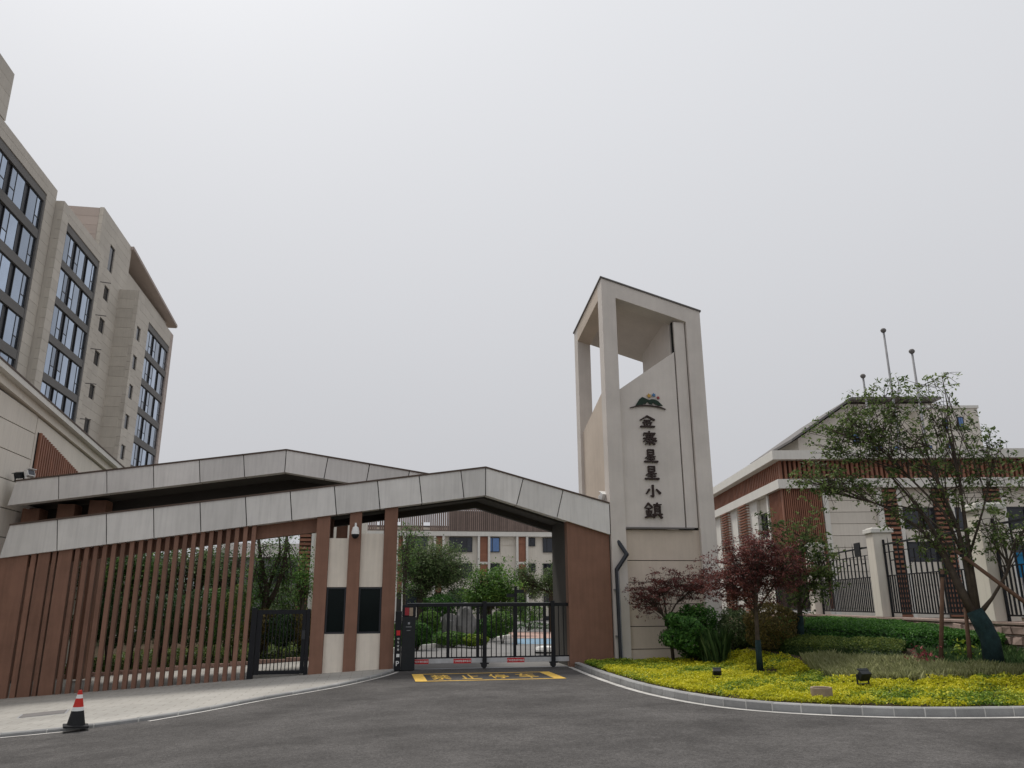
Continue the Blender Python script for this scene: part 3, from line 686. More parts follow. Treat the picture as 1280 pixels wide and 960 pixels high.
# front: recessed name board with slanted top, upright strip, joints
bx('backing', 'joint_black', ST, 7.901, 10.459, 24.86, 24.89, .0, 4.14)
m = MB(); m.prism([(7.905, 24.72, 4.20), (9.985, 24.72, 4.20), (9.985, 24.72, 10.30), (7.905, 24.72, 8.84)], (0, .17, 0)); m.build('name_board', 'stone_grey', ST)
bx('upright_strip', 'stone_grey', ST, 10.03, 10.42, 24.70, 24.89, 4.20, 11.42)
bx('joint_backing', 'joint_black', ST, 9.985, 10.458, 24.80, 24.895, 4.15, 11.44)
bx('ledge', 'roof_grey', ST, 7.905, 10.25, 24.60, 24.75, 4.145, 4.195)
zz = [-.02, .30, .99, 1.68, 2.37, 3.06, 3.75, 4.13]
zz = [-.02, .42, 1.10, 1.78, 2.46, 3.14, 4.13]
for a, b in zip(zz[:-1], zz[1:]): bx('cladding_panel', 'stone_warm', ST, 7.905, 10.455, 24.74, 24.855, a+.012, b-.012)
def brush(strokes, w, h, parent, p):
    """one raised character cut from brush strokes on a 100 x 100 grid"""
    m = MB(); ux, uz = w/100, h/100
    for i, st in enumerate(strokes):
        x0_, y0_, x1_, y1_ = st[:4]; t0, t1 = (st[4], st[5]) if len(st) > 5 else (10, 10)
        a_ = np.array([x0_*ux-w/2, h/2-y0_*uz]); b_ = np.array([x1_*ux-w/2, h/2-y1_*uz]); d = (b_-a_)/np.linalg.norm(b_-a_); n_ = np.array([-d[1], d[0]]); k_ = (ux+uz)/2
        r0, r1 = t0*k_/2, t1*k_/2; md = (a_+b_)/2; rm = (r0+r1)/2*.9
        pts = [a_-d*r0*.6+n_*r0*.6, a_+n_*r0, md+n_*rm, b_+n_*r1, b_+d*r1*.7+n_*r1*.5, b_+d*r1*.7-n_*r1*.5, b_-n_*r1, md-n_*rm, a_-n_*r0, a_-d*r0*.6-n_*r0*.6]
        m.prism([(p[0]+q[0], 24.718, p[2]+q[1]) for q in pts], (0, -.055-.0015*i, 0))
    m.build('sign_character', 'letter_dark', parent)
XING = [(28,4,72,4),(28,4,28,42),(72,4,72,42),(28,23,72,23,8,8),(28,42,72,42),(32,50,10,70,11,7),(24,58,82,58),(24,76,78,76),(50,46,50,94,11,11),(2,96,98,96,11,15)]
JIN = [(52,2,4,40,13,8),(50,2,97,36,11,15),(30,42,72,42),(22,60,80,60),(50,42,50,94,11,11),(28,70,36,86),(74,68,66,86),(6,96,96,95,12,13)]
ZHAI = [(50,0,50,12,12,12),(12,14,90,14),(12,14,8,30,10,8),(90,14,84,28,12,7),(24,28,78,28,8,8),(26,40,76,40,8,8),(6,53,96,52,10,12),(38,20,38,53,8,8),(62,20,62,53,8,8),(38,55,6,76,12,8),(62,55,97,72,10,15),(26,76,76,76,8,8),(50,60,50,99,11,11),(44,80,18,97,10,7),(56,80,84,96,8,12)]
XIAO = [(50,2,50,90,15,15),(50,94,34,86,12,7),(26,36,6,70,16,9),(74,34,96,66,10,18)]
ZHEN = [(24,2,2,34,11,7),(24,2,46,30,9,11),(12,36,38,36,8,8),(8,54,42,54,8,8),(25,36,25,90,9,9),(10,64,15,82,8,8),(40,62,35,80,8,8),(2,95,48,88,9,9),(75,0,75,16,9,9),(54,12,97,12,8,8),(60,24,90,24,8,8),(60,24,60,70,8,8),(90,24,90,70,8,8),(60,39,90,39,7,7),(60,54,90,54,7,7),(48,76,100,76,9,11),(65,80,52,99,10,7),(84,80,98,98,8,13)]
for (cx, cy, w, h, st) in ((809, 526.7, 21, 15.5, JIN), (812, 547.5, 19, 18, ZHAI), (813.5, 569.5, 18.5, 17, XING), (814.7, 590.7, 19, 17.5, XING), (816.4, 614, 20.5, 16, XIAO), (816.6, 638, 23, 19.5, ZHEN)):
    p = atY(cx, cy, 24.68); k = 25.9/(FPX*1.04)
    brush(st, w*k, h*k, ST, p)
# emblem: dark hill over an arc with three coloured star figures
c = atY(809, 503, 24.69); k = 25.9/(FPX*1.04)
def pw(x, y): return (c[0]+(x-809)*k, 24.70, c[2]-(y-503)*k)
zs = lambda X, Y: (770+X/12, 480+Y/12)
hill = [zs(*q) for q in ((265,340),(300,285),(340,225),(385,190),(430,205),(470,225),(500,235),(545,220),(600,225),(650,250),(690,290),(725,325),(640,322),(600,300),(560,275),(540,310),(500,300),(470,260),(440,300),(395,305),(385,325))]
m = MB(); m.prism([pw(*q) for q in hill], (0, -.035, 0)); EM = m.build('emblem', 'logo_green', ST)
EM['label'] = 'hill-shaped emblem with coloured star figures'
arc_t = [(170,372),(260,345),(340,325),(430,318),(540,322),(640,335),(710,352),(775,378)]; arc_b = [(765,388),(700,368),(630,352),(540,342),(430,338),(340,345),(260,362),(175,382)]
m = MB(); m.prism([pw(*zs(*q)) for q in arc_t+arc_b], (0, -.04, 0)); m.build('arc', 'letter_dark', EM)
for (X, Y_, r, mt) in ((502,165,34,'logo_yellow'), (583,150,30,'logo_blue'), (655,192,24,'logo_red')):
    pts = []
    for i in range(10):
        a = math.pi/2+i*math.pi/5+.2; rr = r*(1.15 if i % 2 == 0 else .62); pts.append(pw(*zs(X+rr*math.cos(a), Y_-rr*math.sin(a))))
    m = MB(); m.prism(pts, (0, -.04, 0)); m.build('star', mt, EM)
# rain pipe from the canopy corner down the tower
pp = [(768, 670), (783.5, 693), (771, 712), (777, 831)]; ys = [24.75, 24.42, 24.42, 24.42]
P = [atY(a, b, c) for (a, b), c in zip(pp, ys)]; P[3] = np.array([P[2][0]+.02, 24.42, .03])
RP = thing('rain_pipe', P[3], 'dark cranked rain pipe running down beside the brown wall', 'pipe')
mb = MB()
for a, b in zip(P[:-1], P[1:]):
    d = (b-a)/np.linalg.norm(b-a); mb.tube([a-d*.02, b+d*.02], .07, 8)
mb.build('pipe', 'pipe_slate', RP); bx('bracket', 'steel_grey', RP, P[2][0]-.08, P[2][0]+.1, 24.48, 24.6, 2.2, 2.25); bx('bracket', 'steel_grey', RP, P[2][0]-.08, P[2][0]+.1, 24.48, 24.6, .8, .85)
m = MB(); m.tube([P[3]+(.035, -.055, .05), P[2]+(.03, -.055, -.05)], .012, 6); m.build('pipe_glint', 'steel_grey', RP)  # thin pale line added as the highlight along the dark pipe

# ================================================================== small fittings
# dome camera on the middle pillar
cx, cy, cz = -.70, 24.5, 3.98
CC = thing('security_camera', (cx, cy, cz-.2), 'white dome security camera hanging on the middle booth pillar', 'camera')
m = MB(); m.tube([(cx, 24.70, cz+.22), (cx, cy, cz+.22), (cx, cy, cz+.12)], .03, 8); m.build('arm', 'white_paint', CC)
lathe(MB(), cx, cy, [(.05, cz+.13), (.09, cz+.10), (.115, cz-.02), (.12, cz-.10)]).build('housing', 'white_paint', CC, smooth=False)
lathe(MB(), cx, cy, [(.112, cz-.101), (.105, cz-.16), (.075, cz-.21), (.03, cz-.235)]).build('dome', 'black_metal', CC, smooth=True)
def floodlight(name, label, p, mat, face, size=.22, group=None, tilt=0.5, legs=True):
    T = thing(name, p, label, 'floodlight', group, rz=face, local=True); s = size
    def rot(o, a): o.rotation_euler = (a, 0, 0); return o
    b = bx('housing', mat, T, -s*.6, s*.6, -s*.28, s*.28, 0, s*.85, .012); b.location = (0, 0, s*.45); rot(b, tilt)
    v = bx('visor', mat, b, -s*.63, s*.63, -s*.55, -s*.28, s*.80, s*.86)
    ln = bx('lens', 'glass_dark', b, -s*.5, s*.5, -s*.30, -s*.281, s*.12, s*.75)
    for ch, off in ((v, (0, -s*.415, s*.80)), (ln, (0, -s*.29, s*.12))): ch.location = off
    bx('bracket', mat, T, -s*.70, -s*.64, -s*.1, s*.1, 0.0, s*.95); bx('bracket', mat, T, s*.64, s*.70, -s*.1, s*.1, 0.0, s*.95); bx('bracket', mat, T, -s*.64, s*.64, -s*.1, s*.1, 0.0, .02)
    if legs: m = MB(); m.tube([(0, 0, -.12), (0, 0, 0.0)], .02, 6); m.build('spike', mat, T)
    return T
p = atY(755, 622, 25.2); p[2] = ftop(p[0])+.052
floodlight('floodlight', 'small white floodlight on top of the canopy against the sign tower', p, 'white_paint', R(200), .3, tilt=-.5, legs=False)
p = atY(37, 598, 28.3); p[2] = rtop(p[0])+.052; floodlight('floodlight', 'pale-faced floodlight on the left end of the rear canopy', p, 'white_paint', R(70), .27, tilt=-.3, legs=False)
p = atY(24, 600, 28.3); p[2] = rtop(p[0])+.052; floodlight('floodlight', 'dark floodlight turned away on the left end of the rear canopy', p, 'lamp_black', R(-20), .24, tilt=.4, legs=False)
for (a, b, lab, rzz, sz) in ((897, 853, 'black garden floodlight lying in the yellow groundcover near the red maple', R(160), .15), (1080, 862, 'black garden floodlight standing upright at the edge of the silvery grass', R(190), .21)):
    p = atB(a, b); p[2] = bed_h(p[0], p[1])+.10; floodlight('garden_floodlight', lab, p, 'lamp_black', rzz, sz, tilt=-.6)
# traffic cone
cx, cy = -5.36, 16.62; cz = g(cx)+.011; s = .62
TC = thing('traffic_cone', (cx, cy, cz), 'red, white and black traffic cone on the kerb of the left pavement', 'traffic cone')
b = bx('base', 'rubber_black', TC, cx-.21, cx+.21, cy-.21, cy+.21, cz, cz+.035, .01); b.rotation_euler = (0, .057, R(20))
prof = lambda t: .155*(1-t)+.03*t
bands = [(.035,.30,'rubber_black'),(.30,.37,'white_paint'),(.37,.53,'cone_red'),(.53,.60,'white_paint'),(.60,.68,'cone_red')]
for a, b_, mt in bands:
    t0, t1 = (a-.035)/.645, (b_-.035)/.645; lathe(MB(), cx, cy, [(prof(t0), cz+a*.93), (prof(t1), cz+b_*.93)], 20).build('cone_body' if mt == 'rubber_black' else 'band', mt, TC, smooth=False)
# terracotta ring by the kerb
p = atB(1028, 876); r = .19
UR = thing('stone_ring', (p[0], p[1], bed_h(p[0], p[1])+.03), 'low round brown stone collar beside the kerb in yellow groundcover', 'planter')
z = bed_h(p[0], p[1])+.03; lathe(MB(), p[0], p[1], [(r, z), (r*1.02, z+.19), (r*.98, z+.205), (r*.8, z+.2), (r*.78, z+.12), (.02, z+.11)], 20).build('collar', 'pot', UR, smooth=False)

# ================================================================== LEFT APARTMENT TOWER
AT = thing('apartment_tower', (-30, 66, -1), 'tall pale stone-clad block with dark ribbon windows behind the gatehouse', 'building')
def courses(parent, mat, x0, x1, y0, y1, z0, z1, pitch=.8, proud=.02, gap=.018, first=None):
    """horizontal cladding courses with open joints, each its own piece"""
    n = max(1, int(round((z1-z0)/pitch))); h = (z1-z0)/n
    for i in range(n): bx('cladding_panel', mat, parent, x0, x1, y0, y1, z0+i*h+gap/2, z0+(i+1)*h-gap/2)
def at_window(parent, x, y0, y1, z0, z1, kind=0):
    """window looking towards +x: frame, wide pane and narrow casement"""
    W = bx('window', 'dark_frame', parent, x-.10, x-.05, y0, y1, z0, z1)
    w = y1-y0
    if kind == 2:
        f = MB(); t = .07
        for q in ((y0, y0+t, z0, z1), (y1-t, y1, z0, z1), (y0+t, y1-t, z0, z0+t), (y0+t, y1-t, z1-t, z1)): f.box(x-.05, x-.01, *q)
        f.build('frame', 'dark_frame', W); bx('pane', 'glass_dark', W, x-.045, x-.03, y0+t, y1-t, z0+t, z1-t); return W
    s = y0+w*(.62 if kind == 0 else .38); t = .06; mid = z0+(z1-z0)*.36
    f = MB()
    for q in ((y0, y0+t, z0, z1), (y1-t, y1, z0, z1), (s-t/2, s+t/2, z0+t, z1-t), (y0+t, y1-t, z0, z0+t), (y0+t, y1-t, z1-t, z1)): f.box(x-.05, x-.005, *q)
    a, b = (s+t/2, y1-t) if kind == 0 else (y0+t, s-t/2)
    f.box(x-.05, x-.006, a, b, mid-t/2, mid+t/2); f.build('frame', 'dark_frame', W)
    c, d = (y0+t, s-t/2) if kind == 0 else (s+t/2, y1-t)
    bx('pane', 'glass_sky', W, x-.045, x-.03, c, d, z0+t, z1-t)
    bx('pane', 'glass_sky', W, x-.045, x-.03, a, b, z0+t, mid-t/2); bx('pane', 'glass_sky', W, x-.045, x-.03, a, b, mid+t/2, z1-t)
    return W
def bay(x, y0, y1, ztop, pitch, nrow, wins, pier_l, pier_r, zpar, x_back=-34, skip_left=False, zlow=8.0, wh=2.42):
    """one bay of the tower: carrier wall, piers of cladding, grey bands, windows between"""
    Wl = bx('wall', 'tower_stone', AT, x_back, x-.35, y0, y1, -1.0, zpar-.02)
    zvis = zlow
    if pier_l > 0: courses(Wl, 'tower_stone', x-.349, x, y0, y0+pier_l, zvis, zpar)
    courses(Wl, 'tower_stone', x-.349, x, y1-pier_r, y1, zvis, zpar)
    a, b = y0+pier_l+.004, y1-pier_r-.004
    courses(Wl, 'tower_stone', x-.349, x, a, b, ztop+.62, zpar)
    bx('spandrel', 'band_grey', AT, x-.34, x-.06, a, b, ztop+.002, ztop+.615)
    bx('spandrel', 'band_grey', AT, x-.34, x-.03, a, a+.12, ztop-nrow*pitch, ztop); bx('spandrel', 'band_grey', AT, x-.34, x-.03, b-.22, b, ztop-nrow*pitch, ztop)
    a += .122; b -= .222
    for r in range(nrow):
        zt = ztop-r*pitch; zb = zt-wh
        bx('spandrel', 'band_grey', AT, x-.34, x-.06, a, b, zb-(pitch-wh)+.002, zb-.002)
        bx('mullion_panel', 'dark_frame', AT, x-.34, x-.26, a, b, zb, zt-.002)
        for i, (u, v, k) in enumerate(wins): at_window(AT, x-.15, a+(b-a)*u, a+(b-a)*v, zb+.01, zt-.012, k)
W3 = [(0,.28,0),(.36,.64,1),(.72,1,0)]
bay(-25.5, 43.0, 58.85, 30.9, 3.1, 6, [(0,.16,0),(.21,.37,1),(.42,.58,0),(.63,.79,1),(.84,1,0)], .6, 1.55, 32.75, zlow=12)
U = bx('upper_block', 'tower_stone', AT, -34, -25.9, 38, 49.9, 32.8, 36.45); courses(U, 'tower_stone', -25.899, -25.52, 38, 49.9, 32.85, 36.5, .9)
at_window(AT, -25.40, 44.2, 46.8, 33.9, 35.3, 2)
bay(-24.9, 58.9, 68.2, 30.1, 3.03, 7, W3, 1.15, .75, 31.95, zlow=8)
# stair strip with small windows
S = bx('wall', 'tower_stone', AT, -34, -25.85, 68.25, 76.6, -1, 36.3)
courses(S, 'tower_stone', -25.849, -25.5, 68.25, 71.0, 8, 36.4); courses(S, 'tower_stone', -25.849, -25.5, 72.3, 76.6, 8, 36.4)
zs_ = [31.6]+[28.75-i*3.1 for i in range(7)]; hs_ = [2.5]+[1.3]*7; prev = 36.4
for z, h in zip(zs_, hs_):
    courses(S, 'tower_stone', -25.849, -25.5, 71.005, 72.295, z+h, prev); at_window(AT, -25.6, 71.005, 72.295, z+.005, z+h-.005, 2); prev = z
courses(S, 'tower_stone', -25.849, -25.5, 71.005, 72.295, 8, prev)
# courses on the end wall facing the gate
for (xx0, xx1, yy, z0, z1) in ((-30, -25.86, 68.23, 31.97, 36.3),): 
    n = 5
    for i in range(n): bx('cladding_panel', 'tower_stone_pink', S, xx0, xx1, yy-.02, yy+.015, z0+i*(z1-z0)/n+.01, z0+(i+1)*(z1-z0)/n-.01)
dp = MB(); dp.tube([(-25.35, 68.5, 8), (-25.35, 68.5, 31.6)], .11, 8); dp.build('drain_pipe', 'tower_stone_pink', AT)
for z in (29.4, 26.3, 23.2, 20.1, 17.0, 13.9): 
    m = MB(); m.tube([(-25.4, 68.7, z), (-24.3, 69.0, z)], .045, 5); m.build('bracket', 'roof_grey', AT)
# protruding end bay
E3 = bx('wall', 'tower_stone', AT, -34, -24.05, 74.9, 88.1, -1, 31.1)
courses(E3, 'tower_stone', -24.049, -23.7, 74.9, 75.55, 8, 31.2); courses(E3, 'tower_stone', -24.049, -23.7, 76.75, 78.9, 8, 31.2); courses(E3, 'tower_stone_pink', -24.049, -23.7, 87.0, 88.1, 8, 31.2)
n = 24
for i in range(n): bx('cladding_panel', 'tower_stone', E3, -26.5, -24.055, 74.87, 74.905, 8+i*23.2/n+.012, 8+(i+1)*23.2/n-.012)
prev = 31.2
for i in range(7):
    z = 26.5-i*2.9
    courses(E3, 'tower_stone', -24.049, -23.7, 75.555, 76.745, z+1.35, prev); at_window(AT, -23.8, 75.555, 76.745, z+.005, z+1.345, 2); prev = z
courses(E3, 'tower_stone', -24.049, -23.7, 75.555, 76.745, 8, prev)
a, b = 78.905, 86.995
courses(E3, 'tower_stone', -24.049, -23.7, a, b, 29.45, 31.2)
bx('spandrel', 'band_grey', AT, -24.04, -23.76, a, b, 28.8, 29.44)
for r in range(7):
    zt = 28.8-r*2.9
    bx('spandrel', 'band_grey', AT, -24.04, -23.76, a, b, zt-2.9+.002, zt-2.25-.002); bx('mullion_panel', 'dark_frame', AT, -24.04, -23.96, a, b, zt-2.25, zt-.002)
    for (u, v, k) in W3: at_window(AT, -23.85, a+(b-a)*u, a+(b-a)*v, zt-2.24, zt-.012, k)
# overhanging roof plane above the end bay
m = MB(); m.prism([(-25.3, 76.3, 36.05), (-25.3, 95.0, 34.42), (-25.3, 95.0, 34.75), (-25.3, 76.3, 36.38)], (-7, 0, 0)); m.build('roof', 'tower_stone_pink', AT)
m = MB(); m.prism([(-25.28, 76.3, 36.1), (-25.28, 95.02, 34.5), (-25.28, 95.02, 34.8), (-25.28, 76.3, 36.4)], (.06, 0, 0)); m.build('roof_edge', 'tower_stone_pink', AT)
bx('penthouse_wall', 'tower_stone', AT, -33, -26.0, 76.7, 93, 31.2, 34.3)

# ================================================================== LOW BUILDING ON THE LEFT
LB = thing('low_building', (-16, 30, -1), 'low cream building with sloping eave and brown slatted panel left of the canopies', 'building')
wx = -12.25; ev = lambda y: 9.25-.095*(y-26.3)
m = MB(); m.prism([(wx-.12, 16, -1), (wx-.12, 38.6, -1), (wx-.12, 38.6, ev(38.6)-.5), (wx-.12, 16, ev(16)-.5)], (-8, 0, 0)); W = m.build('wall', 'roof_grey', LB)
zt0 = ev(22)-.55
n = 12
for i in range(n):
    z0 = -.6+i*.93; z1 = z0+.918
    for (a, b) in ((16, 20.4), (20.4, 24.9), (24.9, 29.7)):
        ta, tb = min(z1-.02, ev(a)-.52), min(z1-.02, ev(b)-.52)
        if ta < z0+.05 or tb < z0+.05: continue
        m = MB(); m.prism([(wx, a+.01, z0), (wx, b-.01, z0), (wx, b-.01, tb), (wx, a+.01, ta)], (-.118, 0, 0)); m.build('cladding_panel', 'wall_cream', W)
m = MB(); m.prism([(wx, 29.74, -.6), (wx, 38.6, -.6), (wx, 38.6, ev(38.6)-.55), (wx, 29.74, ev(29.74)-.55)], (-.118, 0, 0)); m.build('wall_panel', 'wall_cream', LB)
m = MB(); m.prism([(wx+.35, 15.5, ev(15.5)-.22), (wx+.35, 38.9, ev(38.9)-.22), (wx+.35, 38.9, ev(38.9)), (wx+.35, 15.5, ev(15.5))], (-9, 0, 0)); m.build('roof', 'trim_white', LB)
m = MB(); m.prism([(wx+.12, 15.5, ev(15.5)-.5), (wx+.12, 38.8, ev(38.8)-.5), (wx+.12, 38.8, ev(38.8)-.225), (wx+.12, 15.5, ev(15.5)-.225)], (-.24, 0, 0)); m.build('eave_board', 'wall_cream', LB)
m = MB(); m.prism([(wx+.37, 15.5, ev(15.5)-.02), (wx+.37, 38.92, ev(38.92)-.02), (wx+.37, 38.92, ev(38.92)+.04), (wx+.37, 15.5, ev(15.5)+.04)], (-.1, 0, 0)); m.build('coping', 'coping_brown', LB)
hd = lambda y: ev(y)-1.05-.10*(y-29.9)
m = MB(); m.prism([(wx+.004, 29.9, 3.5), (wx+.004, 35.2, 3.5), (wx+.004, 35.2, hd(35.2)), (wx+.004, 29.9, hd(29.9))], (.02, 0, 0)); m.build('slat_backing', 'joint_black', LB)
for i in range(26):
    yv = 29.95+i*.2; m = MB(); m.prism([(wx+.025, yv, 3.5), (wx+.025, yv+.11, 3.5), (wx+.025, yv+.11, hd(yv)), (wx+.025, yv, hd(yv))], (.09, 0, 0)); m.build('slat', 'terracotta', LB)

# ================================================================== REAR BUILDING SEEN THROUGH THE GATE
RY = 95.0
RB = thing('campus_building', (12, RY+5, 0), 'cream four-storey building with brown roof screen seen through the gateway', 'building')
def rx(px, py=690): return float(atY(px, py, RY)[0])
def rzv(py, px=600): return float(atY(px, py, RY)[2])
xa, xb = rx(380), rx(800)
zc = rzv(671); pitch = rzv(671)-rzv(703.5)
W = bx('wall', 'wall_cream', RB, xa, xb, RY+.3, RY+14, 0, zc+1.1)
bx('cornice', 'trim_white', RB, xa-.3, xb+.3, RY-.45, RY+.29, zc+.05, rzv(665))
bx('roof', 'roof_grey', RB, xa, xb, RY+.3, RY+14, zc+1.11, zc+1.3)
strips_ = [(545,552),(600,609),(648,656.5),(452,460),(498,503),(700,708)]
for (p0, p1) in strips_:
    a, b = rx(p0), rx(p1)
    bx('pilaster', 'trim_white', RB, a-.32, a-.05, RY-.4, RY+.29, 0, zc+.04); bx('pilaster', 'trim_white', RB, b+.05, b+.32, RY-.4, RY+.29, 0, zc+.04)
    Lb = bx('louver_panel', 'soffit_shade', RB, a-.045, b+.045, RY+.1, RY+.29, 0, zc+.04)
    nb = 26
    for i in range(nb):
        z0 = 3.2+(zc-3.2)*i/nb
        if i == 13: bx('louver_trim', 'trim_white', RB, a-.04, b+.04, RY-.2, RY+.09, z0, z0+.28); continue
        bx('louver_blade', 'terracotta', Lb, a-.04, b+.04, RY-.12, RY+.09, z0+.02, z0+.27)
def rwin(p0, p1, ztop, zbot, mat='glass_dark', split=(.2,.78)):
    a, b = rx(p0), rx(p1)
    Wn = bx('window', 'dark_frame', RB, a, b, RY+.2, RY+.29, zbot, ztop); t = .09; f = MB()
    xs = [a]+[a+(b-a)*s for s in split]+[b]
    for x in xs: f.box(x-t/2, x+t/2, RY+.12, RY+.19, zbot, ztop)
    f.box(a+t/2, b-t/2, RY+.125, RY+.19, zbot, zbot+t); f.box(a+t/2, b-t/2, RY+.125, RY+.19, ztop-t, ztop); f.build('frame', 'dark_frame', Wn)
    for c, d in zip(xs[:-1], xs[1:]): bx('pane', mat, Wn, c+t/2, d-t/2, RY+.15, RY+.175, zbot+t, ztop-t)
for r in range(4):
    zt = zc-.05-r*pitch; zb = zt-pitch*.57
    for (p0, p1, sp, lo) in ((505,534,(.2,.78),0),(562,590,(.2,.78),0),(611,624.5,(.34,),0),(658,669,(.5,),.42),(679.5,693,(.34,),0),(466,492,(.2,.78),0),(712,735,(.3,.7),0)):
        rwin(p0, p1, zt, zb+(zt-zb)*lo*1.0, 'glass_blue' if (p0 == 611 and r == 0) else 'glass_dark', sp)
    for z in (zt-pitch*.74, zt-pitch*.3): 
        bx('string_course', 'wall_cream', RB, rx(626), rx(646), RY+.24, RY+.30, z, z+pitch*.4)
# roof screen of upright slats with a few left out
zs0, zs1 = rzv(664.5)+.02, rzv(634)
n = 104; sa, sb = rx(430), rx(700)
scr = bx('screen_rail', 'roof_grey', RB, sa, sb, RY-.25, RY-.18, zs0, zs0+.12); bx('screen_rail', 'roof_grey', RB, sa, sb, RY-.25, RY-.18, zs1-.4, zs1-.28)
rs = random.Random(3)
for i in range(n):
    x = sa+(sb-sa)*i/n; hole = i < 42 and rs.random() < .35
    bx('slat', 'screen_slat', RB, x, x+(sb-sa)/n*.72, RY-.40, RY-.255, zs0+(1.0 if hole else 0.0), zs1)
bx('screen_back', 'soffit_shade', RB, rx(560), sb, RY-.15, RY-.05, zs0+.1, zs1-.5)
# nearer wing with broad louvers, left of the booth
WY = 47.0
WG = thing('campus_wing', (-3, WY+3, -.2), 'narrow end of a cream wing with stacked brown louvers left of the booth', 'building')
wxf = lambda p: float(atY(p, 700, WY)[0])
bx('wall', 'wall_cream', WG, wxf(372), wxf(455), WY+.3, WY+9, -.3, 8.2)
bx('pilaster', 'trim_white', WG, wxf(388), wxf(391.5), WY-.1, WY+.29, -.3, 8.2)
LP_ = bx('louver_panel', 'soffit_shade', WG, wxf(373), wxf(387.5), WY+.15, WY+.29, -.3, 8.2)
for i in range(34): bx('louver_blade', 'terracotta', LP_, wxf(373), wxf(387.5), WY-.08, WY+.149, .2+i*.235, .2+i*.235+.15)
# grey house far behind the side gate
GHs = thing('grey_house', (-16, 72, 0), 'distant grey house with pitched roof behind the courtyard trees', 'house')
a, b = float(atY(318, 710, 70)[0]), float(atY(372, 710, 70)[0]); zr = float(atY(340, 684, 70)[2]); ze = float(atY(340, 697, 70)[2])
bx('wall', 'house_grey', GHs, a-3, b+1, 70, 78, 0, ze)
m = MB(); m.prism([(a-3.4, 69.6, ze+.01), (a-3.4, 78.4, ze+.01), (a-3.4, 74, zr+.6)], (b-a+4.8, 0, 0)); m.build('roof', 'roof_grey', GHs)
for i in range(3): 
    wn = bx('window', 'dark_frame', GHs, a+i*1.6, a+i*1.6+1, 69.93, 69.99, ze-2, ze-.8); bx('pane', 'glass_dark', wn, a+i*1.6+.07, a+i*1.6+.93, 69.9, 69.928, ze-1.93, ze-.87)

# ================================================================== RIGHT CAMPUS HALL (local axes: x along the front, y back)
th = -R(10.6); P0 = atD(986, 700, 43.0); P0[2] = 0.9
HB = thing('campus_hall', P0, 'cream hall with terracotta slatted corner and slat parapet behind the iron fence', 'building', rz=th, local=True)
e1 = np.array([math.cos(th), math.sin(th), 0]); e2 = np.array([-math.sin(th), math.cos(th), 0])
def onF(px, py):      # front plane
    d = ray(px, py); nrm = e2; t = np.dot(P0-CAM, nrm)/np.dot(d, nrm); P = CAM+d*t-P0; return float(P@e1), float(P[2])
def onS(px, py):      # left side plane
    d = ray(px, py); t = np.dot(P0-CAM, e1)/np.dot(d, e1); P = CAM+d*t-P0; return float(P@e2), float(P[2])
zc0, zc1 = onF(986, 611)[1], onF(986, 599.5)[1]; zp = onF(986, 576)[1]; zr = onF(986, 562)[1]
Lf, Ls = 26.0, 24.0
W = bx('wall', 'wall_cream', HB, .35, Lf, .35, Ls, -.9, zc0)
bx('cornice', 'trim_white', HB, -.22, Lf, -.22, .34, zc0+.002, zc1); bx('cornice', 'trim_white', HB, -.22, .34, .345, Ls, zc0+.002, zc1)
bx('parapet', 'soffit_shade', HB, .25, Lf, .25, Ls, zc1+.002, zp)
bx('roof_fascia', 'trim_white', HB, -.45, 13.0, -.45, .5, zp+.003, zr-.12); bx('roof_fascia', 'trim_white', HB, -.45, .5, .505, Ls, zp+.003, zr-.12); bx('roof_fascia', 'band_grey', HB, 13.005, Lf, -.45, .5, zp-.3, zp+.15)
bx('roof', 'roof_grey', HB, .505, Lf, .505, Ls, zp+.003, zr-.2)
for i in range(104): bx('parapet_slat', 'terracotta', HB, -.02+i*.25, -.02+i*.25+.13, -.02, .245, zc1+.004, zp)
for i in range(70): bx('parapet_slat', 'terracotta', HB, -.02, .245, .40+i*.33, .40+i*.33+.15, zc1+.004, zp)
# slatted corner
fx = onF(1031, 650)[0]; sy = onS(963, 650)[0]; zlow = onF(1000, 735)[1]
bx('slat_backing', 'brown_paint', HB, .2, fx, .2, .345, -.9, zc0-.002); bx('slat_backing', 'brown_paint', HB, .2, .345, .35, sy, -.9, zc0-.002)
n = 20
for i in range(n): bx('slat', 'terracotta', HB, .0+i*fx/n, .0+i*fx/n+fx/n*.55, .0, .195, zlow*.0+.6, zc0-.003)
n = 12
for i in range(1, n): bx('slat', 'terracotta', HB, .0, .195, .02+i*sy/n, .02+i*sy/n+sy/n*.38, .6, zc0-.003)
bx('plinth', 'trim_white', HB, -.02, fx, -.02, .19, -.9, .59)
bx('pilaster', 'trim_white', HB, fx+.01, fx+.28, -.05, .345, -.9, zc0-.002); bx('pilaster', 'trim_white', HB, -.05, .345, sy+.01, sy+.28, -.9, zc0-.002)
def hall_cladF(a, b, z0, z1, pitch=.62):
    n = max(1, int(round((z1-z0)/pitch))); h = (z1-z0)/n
    for i in range(n): bx('cladding_panel', 'wall_cream', W, a, b, .2, .345, z0+i*h+.012, z0+(i+1)*h-.012)
def hall_cladS(a, b, z0, z1, pitch=.8):
    n = max(1, int(round((z1-z0)/pitch))); h = (z1-z0)/n
    for i in range(n): bx('cladding_panel', 'wall_cream', W, .2, .345, a, b, z0+i*h+.012, z0+(i+1)*h-.012)
